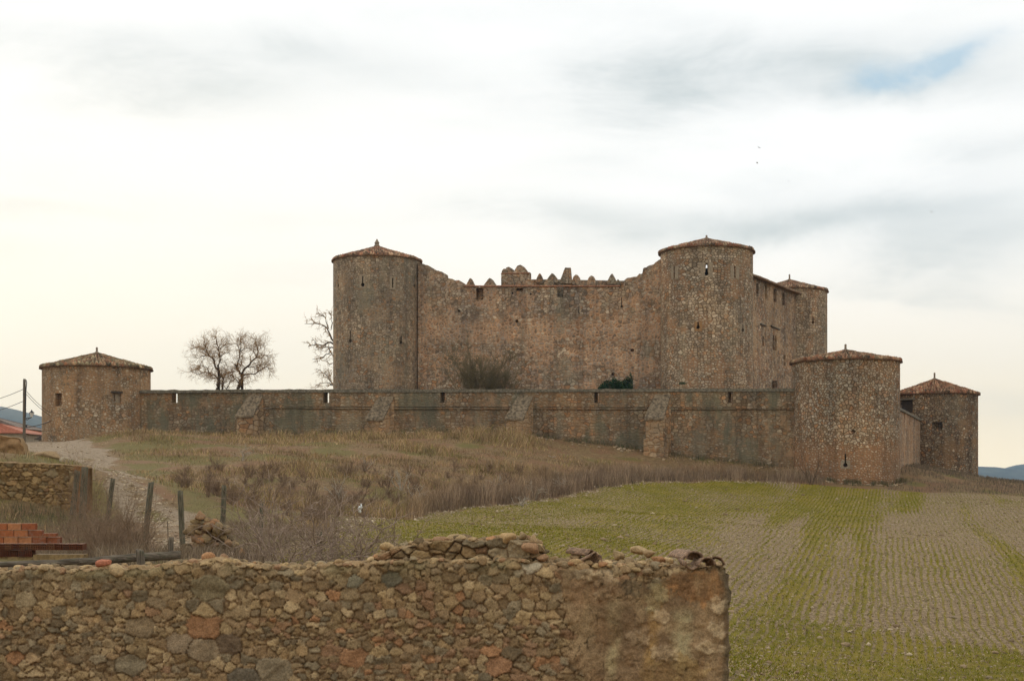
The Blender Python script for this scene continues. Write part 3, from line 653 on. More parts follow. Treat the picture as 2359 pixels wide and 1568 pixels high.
# ------------------------------------------------------------------ keep front wall
A = np.array([ax, ay]); B = np.array([bx, by]); dK = (B-A)/np.linalg.norm(B-A); nK = np.array([-dK[1], dK[0]])   # nK points away from camera
K0 = A-nK*.6
def onplane(p0, dv, px):
    """distance along the sight line px to the vertical plane through p0 with direction dv"""
    s = (px-CX)/F; M2 = np.array([[s, -dv[0]], [1, -dv[1]]]); return np.linalg.solve(M2, p0)
def Kp(px, py, off=0.):
    D, _ = onplane(K0+nK*off, dK, px); return np.array([(px-CX)/F*D, D, (HY-py)/F*D])
kt = root('keep_wall', (*((A+B)/2), 2.5), 'high ruined wall of the keep between its two front towers, with pointed merlons', 'castle wall')
prof = [(962, 606), (975, 607), (982, 611), (990, 613), (990.5, 621), (1003, 621), (1010, 623), (1017, 626), (1018, 637), (1028, 638), (1038, 641), (1046, 645), (1060, 646), (1061, 654), (1068, 656), (1068, 659), (1090, 660), (1160, 659), (1250, 659),
        (1330, 659), (1425, 658), (1436, 656), (1438, 645), (1444, 640), (1456, 638), (1466, 636), (1472, 631), (1479, 629), (1481, 618), (1492, 613), (1505, 608), (1513, 602), (1520, 596), (1532, 594)]
rr = random.Random(3); top = []
for i in range(len(prof)-1):
    a, b = prof[i], prof[i+1]; n = max(1, int(abs(b[0]-a[0])/3.5)); 
    for k in range(n): top.append((a[0]+(b[0]-a[0])*k/n, a[1]+(b[1]-a[1])*k/n+rr.uniform(-1.3, 1.3)))
top.append(prof[-1])
poly = [Kp(x, y) for x, y in top]; z0 = 2.5
poly = poly+[np.array([poly[-1][0], poly[-1][1], z0]), np.array([poly[0][0], poly[0][1], z0])]
nK3 = np.array([nK[0], nK[1], 0])
v, f = prism(poly, nK3*2.3)
kw = mk('wall', v, f, M_KEEP, kt); fix_normals(kw)
bm = bmesh.new(); bm.from_mesh(kw.data); bmesh.ops.triangulate(bm, faces=bm.faces); bm.to_mesh(kw.data); bm.free()
def rcut(fn, x0, x1, y0, y1, nv, depth):
    q = [fn(x0, y1), fn(x1, y1), fn(x1, y0), fn(x0, y0)]; return prism([p-nv*.3 for p in q], nv*(depth+.3))
def circ(fn, x, y, r_px, nv, depth, n=12):
    return prism([fn(x+r_px*math.cos(a), y+r_px*math.sin(a))-nv*.3 for a in np.arange(n)*2*PI/n], nv*(depth+.3))
cut(kw, [rcut(Kp, 1096, 1113, 663, 690, nK3, .8), rcut(Kp, 1189, 1204, 663, 670, nK3, .6), rcut(Kp, 1283, 1297, 654, 684, nK3, .8), rcut(Kp, 1430.6, 1432.6, 685, 704, nK3, .7), circ(Kp, 1431.6, 705.5, 3, nK3, .7),
         circ(Kp, 1056.7, 715, 3.2, nK3, .5), circ(Kp, 1190, 739, 4, nK3, .5), circ(Kp, 1456, 806, 4.2, nK3, .5), rcut(Kp, 1332, 1334, 706, 722, nK3, .5), circ(Kp, 1180, 675, 2.3, nK3, .5), circ(Kp, 1222, 677, 2.3, nK3, .5), circ(Kp, 1411, 861, 3.5, nK3, .5)])
uv_set(kw, uv_plane(dK))
pl = [Kp(1068+i*20, 658.5+rr.uniform(-.4, .4), -.05) for i in range(19)]
v, f = tubes(np.array([pl]), np.full((1, 19), .075), 6); mk('coping_course', v, f, M_BRICKLINE, kt)
def lump(px0, px1, yt, yb, off, shape='point', mat=M_KEEP, th=.55, seed=0):
    r_ = random.Random(seed+int(px0)); n = 9; out = []
    for i in range(n+1):
        t_ = i/n; x = px0+(px1-px0)*t_
        if shape == 'point': h = 1-abs(2*t_-1)**1.25
        elif shape == 'round': h = math.sin(PI*t_)**.55
        elif shape == 'trap': h = min(1, (t_/.42)**1.1, (1-t_)/.1)
        else: h = min(1, t_/.06, (1-t_)/.06)
        out.append((x, yb-(yb-yt)*max(0, h)+r_.uniform(-.5, .5)*(0 < i < n)))
    poly = [Kp(x, y, off) for x, y in out]+[Kp(px1, yb+6, off), Kp(px0, yb+6, off)]
    v, f = prism(poly, nK3*th)
    # round the crest: shrink the back face a little
    n2 = len(poly); v[n2:, :2] = v[n2:, :2]+(v[n2:, :2].mean(0)-v[n2:, :2])*.1
    o = mk('merlon', v, f, mat, kt); fix_normals(o); uv_set(o, uv_plane(dK)); return o
for a in [(1073, 1093, 639, 657, .1, 'point'), (1113, 1144, 639, 658, .1, 'point'), (1159, 1184, 637, 658, .1, 'round'), (1251, 1276, 642, 658, .12, 'round'), (1326, 1352, 646, 658, .12, 'round'), (1352, 1372, 634, 650, 1.2, 'round'),
          (1234, 1251, 628, 645, 1.5, 'point'), (1258, 1286, 628, 645, 1.5, 'point'), (1289, 1317, 616, 646, 1.5, 'trap'), (1317, 1337, 632, 648, 1.5, 'round'), (1398, 1420, 629, 648, 1.0, 'point'), (1419, 1427, 642, 650, 1.0, 'point'),
          (1186, 1201, 646, 658, .1, 'round'), (1204, 1229, 643, 658, .4, 'round')]: lump(*a)
# low rear parapet of the wall walk and the small turret
v, f = prism([Kp(x, y, 1.75) for x, y in [(1200, 662), (1490, 662), (1490, 640), (1440, 646), (1372, 645), (1286, 643), (1219, 643), (1200, 650)]], nK3*.45); o = mk('rear_parapet', v, f, M_KEEP, kt); fix_normals(o); uv_set(o, uv_plane(dK))
v, f = prism([Kp(x, y, 1.3) for x, y in [(1154, 668), (1219, 668), (1219, 626), (1213, 627), (1211, 621), (1205, 613), (1198, 609), (1191, 612), (1186, 620), (1182, 627), (1179, 618), (1172, 614), (1166, 615.5), (1164, 619), (1160, 618), (1156, 623), (1154, 630)]], nK3*.9)
o = mk('turret', v, f, M_KEEP, kt); fix_normals(o); uv_set(o, uv_plane(dK))
v, f = tubes(np.array([[Kp(1153.5, 630, 1.26), Kp(1219.5, 628, 1.26)]]), np.full((1, 2), .05), 5); mk('string_course', v, f, M_BRICKLINE, kt)

# ------------------------------------------------------------------ keep side range
C2 = np.array([c2x, c2y]); dS = (C2-B)/np.linalg.norm(C2-B); nS = np.array([-dS[1], dS[0]])       # nS points inwards (left)
S0 = B-nS*1.5
def Sp(px, py, off=0.):
    D, _ = onplane(S0+nS*off, dS, px); return np.array([(px-CX)/F*D, D, (HY-py)/F*D])
sr = root('keep_side_range', (*((B+C2)/2), 2.), 'side range of the keep with gallery slots under its eave and small pointed windows', 'building')
nS3 = np.array([nS[0], nS[1], 0])
La = np.linalg.norm(C2-B); q0 = S0+dS*1.0; q1 = S0+dS*(La-1)
Ze = lambda D: 18.62+(D-126)*.04
poly = [np.array([*q0, 1.5]), np.array([*q1, 1.5]), np.array([*q1, Ze(q1[1])]), np.array([*q0, Ze(q0[1])])]
v, f = prism(poly, nS3*6.5); sw = mk('wall', v, f, M_SIDE, sr); fix_normals(sw)
def arch(x0, x1, y0, y1, depth=.5):
    xm = (x0+x1)/2; pts = [(x0, y1), (x1, y1), (x1, y0+(y1-y0)*.28), ((x1+xm)/2+.3, y0+(y1-y0)*.1), (xm, y0), ((x0+xm)/2-.3, y0+(y1-y0)*.1), (x0, y0+(y1-y0)*.28)]
    return prism([Sp(*p)-nS3*.3 for p in pts], nS3*(depth+.3))
cut(sw, [rcut(Sp, 1741.5, 1746.8, 652.5, 682, nS3, 1.2), rcut(Sp, 1761.4, 1766.6, 657, 689, nS3, 1.2), rcut(Sp, 1781.3, 1788, 664.5, 695.5, nS3, 1.2), rcut(Sp, 1801.6, 1807, 673, 702.5, nS3, 1.2),
         arch(1755.4, 1759.6, 772.5, 797), arch(1779, 1783.1, 769.5, 806), arch(1783.9, 1788.4, 770.5, 807), rcut(Sp, 1804, 1809.2, 817, 841, nS3, .45), rcut(Sp, 1778.5, 1790, 876, 898, nS3, .6)])
uv_set(sw, uv_plane(dS))
for (x0, y0, x1, y1) in [(1752, 745.5, 1764, 749.5), (1776, 749.5, 1796, 758)]:
    v, f = tubes(np.array([[Sp(x0, y0, -.08), Sp(x1, y1, -.08)]]), np.full((1, 2), .1), 4); mk('window_moulding', v, f, M_WOOD, sr)
# roof: corrugated sheet of tiles, pitched inwards, with overhang
a0, a1 = -0.2, La-4.2; na = int((a1-a0)/.05); s_ = np.linspace(a0, a1, na); rows = []; cc = []
palr = np.array([(.26, .16, .11), (.20, .14, .10), (.32, .21, .15), (.15, .12, .09), (.27, .21, .15)])
r5 = np.random.default_rng(5); ci = r5.integers(0, 5, (40, 400))
for j, (b_, dz_) in enumerate([(-.55, -.10), (-.6, 0), (-.4, .07), (0, .2), (.8, .48), (1.6, .75), (3.2, 1.3), (3.3, 1.1)]):
    base2 = (S0[None]+dS[None]*(s_[:, None]+1)+nS[None]*b_); z = np.array([Ze(y_) for y_ in base2[:, 1]])+dz_+(np.abs(np.sin(s_*PI/.22))*.07 if 0 < j < 7 else 0)+(fbm(s_/1.5, s_*0+j*.4, 3, 6)-.5)*.12
    rows.append(np.c_[base2, z]); cc.append(palr[ci[j, (s_/.22).astype(int) % 400]])
rows.append(np.c_[(S0[None]+dS[None]*(s_[:, None]+1)), np.array([Ze(y_) for y_ in (S0[None]+dS[None]*(s_[:, None]+1))[:, 1]])-.02]); cc.append(cc[-1])
rows = [rows[-1]]+rows[:-1]; cc = [cc[-1]]+cc[:-1]
v = np.array(rows); n, m_ = v.shape[:2]; i = np.arange(n*m_).reshape(n, m_)
mk('roof', v.reshape(-1, 3), np.stack([i[:-1, :-1], i[:-1, 1:], i[1:, 1:], i[1:, :-1]], -1).reshape(-1, 4), M_TILE, sr, col=np.array(cc).reshape(-1, 3))

# ------------------------------------------------------------------ curtain wall
Lc = np.array([xL, yL]); Rc = np.array([rx, ry]); dC = (Rc-Lc)/np.linalg.norm(Rc-Lc); nC = np.array([-dC[1], dC[0]]); nC3 = np.array([*nC, 0])
C0 = Lc-nC*.9
def Cp(px, py, off=0.):
    D, _ = onplane(C0+nC*off, dC, px); return np.array([(px-CX)/F*D, D, (HY-py)/F*D])
cw = root('curtain_wall', (*((Lc+Rc)/2), 0.), 'long low outer curtain wall with four sloping buttresses between the left and right towers', 'castle wall')
def slab(px0, px1, y0, y1, off, th, mat, name, zlow=None, n=1, jit=0, cuts=(), parent=cw):
    xs = np.linspace(px0, px1, n+1); topp = [Cp(x, y0(x)+(rr.uniform(-jit, jit)), off) for x in xs]
    if zlow is not None: bot = [np.array([p[0], p[1], zlow]) for p in topp]
    else: bot = [Cp(x, y1(x), off) for x in xs]
    v, f = prism(bot+topp[::-1], nC3*th); o = mk(name, v, f, mat, parent); fix_normals(o)
    if n > 1:
        bm = bmesh.new(); bm.from_mesh(o.data); bmesh.ops.triangulate(bm, faces=[q for q in bm.faces if len(q.verts) > 4]); bm.to_mesh(o.data); bm.free()
    cut(o, list(cuts)); uv_set(o, uv_plane(dC)); return o
ytop = lambda x: np.interp(x, [340, 560, 1179, 1500, 1830], [897.5, 896, 895.5, 894.5, 893.5])
ycop = lambda x: ytop(x)+7
ypar = lambda x: np.interp(x, [560, 900, 1200, 1500, 1830], [935, 938, 938, 939, 938])
loops_c = [403, 752, 1021, 1374, 1681]; cuts = []
for px in loops_c:
    a, b2 = Cp(px-8, 902.8), Cp(px+8, 902.8); zt_ = a[2]; zb_ = Cp(px, 927)[2]
    q = [Cp(px-8, 0), Cp(px+8, 0), Cp(px+6, 0, .45), Cp(px-1, 0, .45)]
    fl = [np.array([p[0]-nC3[0]*(.5 if k < 2 else 0), p[1]-nC3[1]*(.5 if k < 2 else 0), zb_]) for k, p in enumerate(q)]
    cuts.append(prism(fl, np.array([0, 0, zt_-zb_])))
    s = (px+4-CX)/F; vd = unit(np.array([s, 1, 0])); pc = Cp(px+4.3, 0); tt = np.array([vd[1], -vd[0], 0]); hw_ = .045
    cuts.append(prism([pc-vd*.2+tt*k*hw_+np.array([0, 0, z-pc[2]]) for k, z in ((-1, zb_+.02), (1, zb_+.02), (1, zt_-.02), (-1, zt_-.02))], vd*2.5))
slab(322, 1840, ytop, ycop, -.22, 1.0, M_COPE, 'coping', n=150, jit=.9)
slab(322, 565, lambda x: ycop(x)-.15, lambda x: 941, 0.0, .75, M_CURT, 'parapet', cuts=cuts[:2])
slab(565, 1840, lambda x: ycop(x)-.15, lambda x: ypar(x), -.14, .85, M_CURT, 'parapet', cuts=cuts[2:])
slab(322, 1840, lambda x: (940.5 if x < 565 else ypar(x)-.3), None, .003, 1.9, M_CURT, 'wall', zlow=-3.0)
pl = np.array([[Cp(x, ypar(x)+2+rr.uniform(-.8, .8), -.03) for x in np.linspace(566, 1835, 80)]]); v, f = tubes(pl, np.full((1, 80), .10), 6); mk('string_course', v, f, M_CURT, cw)
uv_set(bpy.data.objects['string_course.001'], uv_plane(dC))
for k, (f0, f1, yf, wl0, wl1, yw) in enumerate([(545, 582, 953, 575, 607, 908), (845, 881, 961, 873, 908, 911), (1166, 1204, 959, 1193, 1228, 910), (1487, 1526, 958, 1510, 1545, 906)]):
    bt = [Cp(wl0, yw, -.1), Cp(wl1, yw, -.1)]; sh = 1.35
    ft = []
    for px in (f0, f1):
        D, _ = onplane(C0-nC*sh, dC, px); ft.append(np.array([(px-CX)/F*D, D, (HY-yf)/F*D]))
    back = [q+nC3*.5 for q in bt]
    zf = min(ft[0][2], ft[1][2])
    for q in ft: q[2] = zf
    zw = bt[0][2]
    for q in bt: q[2] = zw
    pb = [np.array([q[0], q[1], -2.]) for q in (ft[0], ft[1], bt[1], bt[0])]
    pt = [ft[0]-np.array([0, 0, .14]), ft[1]-np.array([0, 0, .14]), bt[1]-np.array([0, 0, .14]), bt[0]-np.array([0, 0, .14])]
    v = np.array(pb+pt); fc = [(0, 3, 2, 1), (4, 5, 6, 7), (0, 1, 5, 4), (1, 2, 6, 5), (2, 3, 7, 6), (3, 0, 4, 7)]
    o = mk('buttress', v, fc, M_BUTT, cw); fix_normals(o); uv_set(o, uv_plane(dC)); sub(o, cw)
    # sloping cap slab, subdivided and worn
    n_, m_ = 13, 8; lo = []; e = .1; ax_ = unit(ft[1]-ft[0]); r6 = np.random.default_rng(k)
    for iu in range(n_):
        for iv in range(m_):
            u_, v_ = iu/(n_-1), iv/(m_-1); p = (ft[0]-ax_*e)*(1-u_)*(1-v_)+(ft[1]+ax_*e)*(1-u_)*v_+bt[0]*u_*(1-v_)+bt[1]*u_*v_
            if iu == 0: p = p-nC3*.14-np.array([0, 0, .12])
            lo.append(p+np.array([0, 0, r6.uniform(-.03, .05)]))
    lo = np.array(lo); n2 = len(lo); i = np.arange(n2).reshape(n_, m_)
    q_ = [tuple(x) for x in np.stack([i[:-1, :-1], i[:-1, 1:], i[1:, 1:], i[1:, :-1]], -1).reshape(-1, 4)]
    qb = [tuple(np.array(x)[::-1]+n2) for x in q_]
    bd = list(i[0, :])+list(i[1:, -1])+list(i[-1, ::-1][1:])+list(i[::-1, 0][1:-1])
    qs = [(bd[j], bd[(j+1) % len(bd)], bd[(j+1) % len(bd)]+n2, bd[j]+n2) for j in range(len(bd))]
    c_ = mk('cap_slab', np.concatenate([lo, lo-np.array([0, 0, .16])]), q_+qb+qs, M_SLAB, None, origin=ORG[cw.name]); fix_normals(c_); c_.parent = o; c_.location = (0, 0, 0)
    if k == 3:   # wider plinth at the foot of the last buttress
        zt_ = (HY-1010)/F*ft[0][1]; c0, c1 = ft[0]-ax_*.16-nC3*.14, ft[1]+ax_*.1-nC3*.14
        pb = [c0, c1, c1+nC3*1.5, c0+nC3*1.5]; v, f = prism([np.array([q[0], q[1], -2.]) for q in pb], (0, 0, zt_+2)); o = mk('plinth', v, f, M_BUTT, cw); fix_normals(o); uv_set(o, uv_plane(dC))

# outer wall running back on the right
e0 = np.array([*P(2063, 0, 106)[:2]]); e1 = np.array([*P(2121, 0, 130.5)[:2]]); dE = (e1-e0)/np.linalg.norm(e1-e0); nE = np.array([-dE[1], dE[0]]); nE3 = np.array([*nE, 0])
ew = root('side_curtain_wall', (*((e0+e1)/2), 0), 'short stretch of outer wall running back between the two right hand towers', 'castle wall')
def Ep(px, py, off=0.):
    D, _ = onplane(e0+nE*off, dE, px); return np.array([(px-CX)/F*D, D, (HY-py)/F*D])
poly = [np.array([*e0, -2]), np.array([*e1, -2]), np.array([*e1, 5.42]), np.array([*e0, 5.42])]
v, f = prism(poly, nE3*1.2); o = mk('wall', v, f, M_SIDEW, ew); fix_normals(o)
cut(o, [rcut(Ep, 2082.5, 2084, 950, 972, nE3, .5), rcut(Ep, 2094.5, 2096, 956, 978, nE3, .5), rcut(Ep, 2106, 2107.2, 962, 982, nE3, .5)]); uv_set(o, uv_plane(dE))
v, f = prism([p+np.array([0, 0, 7.42])-nE3*.12 for p in poly[:2]]+[p+np.array([0, 0, 7.62])-nE3*.12 for p in poly[:2]][::-1], nE3*1.4); o = mk('coping', v, f, M_COPE, ew); fix_normals(o)


# ------------------------------------------------------------------ dry stone walls built stone by stone
PAL_F = np.array([(.27, .20, .12), (.32, .25, .155), (.235, .175, .11), (.29, .23, .15), (.20, .16, .11), (.345, .275, .18), (.215, .185, .135), (.28, .21, .135)])
PAL_R = np.array([(.30, .20, .13), (.275, .185, .125), (.33, .195, .115), (.25, .165, .11)])
def stones_at(s, z, smin, smax, zmin, zmax, hr, wr, seed, bigs=(), redness=None):
    r = np.random.default_rng(seed); st = []; zz = zmin
    while zz < zmax:
        h = r.uniform(*hr)*r.choice([.75, 1, 1.3]); x = smin-r.uniform(0, wr[1])
        while x < smax:
            wd = r.uniform(*wr)*r.choice([.6, 1, 1, 1.25, 1.7]); st.append((x+wd/2+r.normal(0, .12*wd), zz+h/2+r.normal(0, .22*h), (wd+h)/2)); x += wd
        zz += h*.96
    st = [q for q in st if not any(abs(q[0]-b[0]) < b[2]*.62 and abs(q[1]-b[1]) < b[3]*.62 for b in bigs)]
    nb = len(st)
    for b in bigs:
        st.append((b[0], b[1], (b[2]+b[3])/2))
    st = np.array(st); n = len(st); avg = (wr[0]+wr[1])/2; ax_ = 1.35
    kd = kdtree.KDTree(n)
    for i, q in enumerate(st): kd.insert((q[0]/ax_, q[1], 0), i)
    kd.balance(); wgt = (st[:, 2]-st[:, 2].mean())*.42
    wob = .05*avg/.13; s2 = s+(fbm(s/.07*.13/avg, z/.07*.13/avg, 3, seed)-.5)*wob; z2 = z+(fbm(s/.07*.13/avg+50, z/.07*.13/avg, 3, seed)-.5)*wob
    M = len(s); f1 = np.full(M, 9.); f2 = np.full(M, 9.); idx = np.zeros(M, int)
    for k in range(M):
        for co, i, dd in kd.find_n((s2[k]/ax_, z2[k], 0), 7):
            dd -= wgt[i]
            if dd < f1[k]: f2[k] = f1[k]; f1[k] = dd; idx[k] = i
            elif dd < f2[k]: f2[k] = dd
    edge = f2-f1; sc = avg/.13
    pal = PAL_F[r.integers(0, len(PAL_F), n)]*r.uniform(.72, 1.22, (n, 1))
    red = np.clip(redness(st[:, 0], st[:, 1]) if redness else np.full(n, .04), 0, 1); pick = r.random(n) < red; pal[pick] = PAL_R[r.integers(0, 4, pick.sum())]*r.uniform(.8, 1.15, (pick.sum(), 1))
    for k, b in enumerate(bigs): pal[nb+k] = b[4]
    off = r.uniform(0, .022, n)*sc; ta = r.normal(0, .26, n); tb = r.normal(0, .24, n); gp = r.uniform(.6, 1.25, n)
    e = np.clip((edge/sc-.003)/.015, 0, 1); prof_ = 1-(1-e)**1.5
    hgt = prof_*(.030*gp[idx]*sc+off[idx]*.9)+e*(np.clip((s-st[idx, 0])*ta[idx]+(z-st[idx, 1])*tb[idx], -.02*sc, .02*sc))
    hgt += e*(fbm(s/.03/sc, z/.03/sc, 4, seed+3)-.5)*.035*sc
    cst = pal[idx]*(.8+.4*fbm(s/.05/sc, z/.05/sc, 3, seed+9))[:, None]
    jm = np.clip((edge/sc-.002)/.010, 0, 1)[:, None]; soil = np.array((.15, .10, .06))*(.6+.8*fbm(s/.2, z/.2, 3, seed+5))[:, None]
    return hgt, cst*jm+soil*(1-jm), edge, idx

M_STONE = vcol('fieldstone', .95, .1, 60, .42, .8, .008, (1.10, .98, .80), .14, 9)
M_ROCK = vcol('loose_stone', .95, .1, 40, .35, .6, .008, (.92, .82, .67), .25, 7)
def Wf(px, py, D=None):   # plane of the near wall
    D = 13.0+(px-1680)/1680*-.35; return P(px, py, D)
TOPF = [(-400, 1315), (0, 1318), (60, 1311), (150, 1316), (250, 1311), (340, 1311), (380, 1303), (430, 1298), (490, 1293), (540, 1302), (640, 1308), (750, 1305), (800, 1302), (850, 1300), (905, 1296), (960, 1291), (1040, 1293), (1120, 1290),
        (1180, 1288), (1230, 1296), (1258, 1299), (1272, 1300), (1340, 1300), (1420, 1300), (1520, 1302), (1545, 1306), (1650, 1304), (1668, 1306), (1677, 1314), (1681, 1330)]
pxs = np.arange(-420, 1681.6, 2.9); Rcorner = .07
X0 = Wf(-420, 0)[0]; Xe = Wf(1681, 0)[0]
front = np.array([Wf(p, 0)[:2] for p in pxs]); ztop = np.array([Wf(p, np.interp(p, [q[0] for q in TOPF], [q[1] for q in TOPF]))[2] for p in pxs])
ztop = ztop+(fbm(pxs/18., pxs*0, 3, 8)-.5)*.05
s_f = np.r_[0, np.cumsum(np.hypot(*np.diff(front, axis=0).T))]
nrow = 140; zb0 = -2.75; vv = np.linspace(0, 1, nrow)
Sg = np.repeat(s_f[None], nrow, 0); Zg = zb0+(ztop[None]-zb0)*vv[:, None]; PXg = np.repeat(pxs[None], nrow, 0); PYg = HY-Zg*F/np.repeat(front[:, 1][None], nrow, 0)
def s_of(px): return np.interp(px, pxs, s_f)
def z_of(py, px): return Wf(px, py)[2]
bigs = [(s_of(470), z_of(1440, 470), .34, .19, (.27, .16, .095)), (s_of(532), z_of(1482, 532), .20, .18, (.15, .115, .085)), (s_of(470), z_of(1495, 470), .28, .17, (.25, .205, .15)), (s_of(410), z_of(1478, 410), .20, .2, (.24, .195, .145)),
        (s_of(325), z_of(1442, 325), .26, .2, (.22, .175, .12)), (s_of(485), z_of(1352, 485), .30, .24, (.20, .175, .12)), (s_of(902), z_of(1331, 902), .18, .14, (.13, .125, .10)), (s_of(635), z_of(1542, 635), .3, .24, (.23, .20, .15)),
        (s_of(815), z_of(1512, 815), .22, .18, (.30, .18, .11)), (s_of(1145), z_of(1532, 1145), .22, .16, (.29, .175, .11)), (s_of(300), z_of(1528, 300), .3, .15, (.2, .175, .13)), (s_of(60), z_of(1378, 60), .18, .14, (.31, .26, .18)),
        (s_of(820), z_of(1338, 820), .15, .12, (.21, .205, .165)), (s_of(560), z_of(1560, 560), .34, .14, (.16, .145, .12)), (s_of(1200), z_of(1268, 1200), .24, .16, (.36, .32, .25)), (s_of(1230), z_of(1300, 1230), .16, .13, (.38, .35, .29))]
red = lambda s_, z_: .03+.26*np.clip((s_-s_of(520))/1.2, 0, 1)*np.clip((-.95-z_)/.35, 0, 1)
hgt, colr, edg, _i = stones_at(Sg.ravel(), Zg.ravel(), 0, s_f[-1], zb0, -.5, (.040, .080), (.050, .130), 42, bigs, red)
hgt = hgt.reshape(Sg.shape); colr = colr.reshape(*Sg.shape, 3)
# render coat on the right part
nb = fbm(Sg/.25, Zg/.25, 5, 61); nb2 = fbm(Sg/.06, Zg/.06, 4, 62); nb3 = fbm(Sg/.025, Zg/.025, 3, 63)
lim = np.interp(PYg, [1290, 1320, 1400, 1450, 1500, 1560], [1276, 1280, 1292, 1300, 1312, 1330])
topl = np.interp(PXg, [1270, 1290, 1400, 1425, 1540, 1552, 1680], [1312, 1306, 1312, 1334, 1330, 1312, 1310])
pm = clamp01(((PXg-lim)/16+(nb-.5)*5))*clamp01((PYg-topl)/6+(nb2-.5)*3+.3)
def patch(x, y, rx_, ry_, sl=0): return clamp01((1.25-np.hypot((PXg-x-sl*(PYg-y))/(rx_*1.25), (PYg-y)/(ry_*1.1))+(nb2-.5)*1.3+(nb-.5)*1.0+(nb3-.5)*.8)*5)
pc = np.array((.25, .185, .12))*(.65+.75*nb)[..., None]*(.8+.4*nb2)[..., None]
def lay(pc, m, c): m = m[..., None]; return pc*(1-m)+np.array(c)*(.8+.4*nb2)[..., None]*m
pc = lay(pc, .8*clamp01(patch(1598, 1345, 60, 34)), (.33, .185, .09))
pc = lay(pc, .7*clamp01(patch(1360, 1345, 60, 40)), (.27, .19, .125))
pc = lay(pc, .85*clamp01((PYg-1360)/30)*clamp01(1.4-np.abs(PXg-1409+(nb-.5)*34+(nb2-.5)*14)/15), (.36, .315, .20))
pc = lay(pc, .85*clamp01((PYg-1330)/30)*clamp01(1.4-np.abs(PXg-1505+(nb-.5)*36+(nb2-.5)*12+(PYg-1450)*.06)/14), (.38, .26, .12))
pc = lay(pc, .85*clamp01((PYg-1390)/30)*clamp01(1.4-np.abs(PXg-1566-(PYg-1450)*.12+(nb-.5)*44+(nb2-.5)*16)/22), (.36, .335, .225))
pc = lay(pc, .7*patch(1505, 1365, 24, 36), (.26, .245, .16)); pc = lay(pc, .8*patch(1560, 1545, 40, 28), (.30, .22, .11))
pmc = np.zeros_like(Sg)
for q in [(1525, 1417, 19, 14), (1466, 1464, 20, 15), (1655, 1448, 15, 18), (1528, 1499, 16, 13), (1643, 1491, 22, 10), (1657, 1393, 14, 14), (1385, 1365, 12, 9), (1395, 1330, 22, 16), (1345, 1318, 14, 12)]:
    m = patch(*q); pc = lay(pc, .75*m, (.47, .39, .28)); pmc = np.maximum(pmc, m)
pc = lay(pc, .85*patch(1465, 1345, 26, 22), (.05, .042, .032)); pc = lay(pc, .55*patch(1540, 1330, 40, 14), (.075, .06, .042)); pc = lay(pc, .6*patch(1300, 1318, 30, 10), (.08, .065, .045))
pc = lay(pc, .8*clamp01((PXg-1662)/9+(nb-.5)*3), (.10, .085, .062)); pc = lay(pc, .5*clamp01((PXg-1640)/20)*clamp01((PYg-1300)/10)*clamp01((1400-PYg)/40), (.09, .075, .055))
pc = lay(pc, .6*clamp01((fbm(Sg/.3+9, Zg/.35, 5, 66)-.55)*7), (.15, .10, .065)); pc = lay(pc, .45*clamp01((fbm(Sg/.10+9, Zg/.5, 5, 68)-.6)*8), (.32, .25, .16))
crk = clamp01(1-np.abs(fbm(Sg/.33+4, Zg/.33, 4, 95)-.5)/.010)*clamp01((fbm(Sg/.5, Zg/.5, 2, 96)-.45)*8); pc = pc*(1-.7*crk[..., None])
flake = clamp01((fbm(Sg/.16+40, Zg/.16, 4, 97)-.56)*30); pc = pc*(1-.35*flake[..., None])+np.array((.20, .125, .07))*.35*flake[..., None]
holes = clamp01((fbm(Sg/.022, Zg/.022, 2, 90)-.80)*12)
hp = .045+(nb-.5)*.05+(nb2-.5)*.022+(nb3-.5)*.012+pmc*.014-holes*.02-crk*.012-flake*.009-.012*clamp01((fbm(Sg/.12+3, Zg/.09, 4, 67)-.55)*8)
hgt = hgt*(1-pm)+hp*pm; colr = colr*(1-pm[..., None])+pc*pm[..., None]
# earth and green on the upper stones
mg = clamp01((fbm(Sg/.4, Zg/.3, 4, 71)-.45)*4)*clamp01((Zg-(ztop[None]-.25))/.2)*(1-pm); colr = colr*(1-.55*mg[..., None])+np.array((.11, .105, .06))*.55*mg[..., None]
dirn = np.gradient(front, axis=0); dirn /= np.linalg.norm(dirn, axis=1, keepdims=True); nf = np.c_[dirn[:, 1], -dirn[:, 0]]
kc = np.clip((pxs-1668)/13., 0, 1); hr_ = np.repeat((kc**2*.07)[None], nrow, 0)           # rounded corner
V = np.stack([front[None, :, 0]+nf[None, :, 0]*(hgt-hr_), front[None, :, 1]+nf[None, :, 1]*(hgt-hr_), Zg], -1)
edge_round = clamp01((vv[:, None]-.965)/.035)**2*.05; V[..., 1] += edge_round; V[..., 0] += np.clip((pxs-1640)/41., 0, 1)[None]**2*((fbm(Zg/.11, Zg*0+2, 4, 99)-.6)*.10)
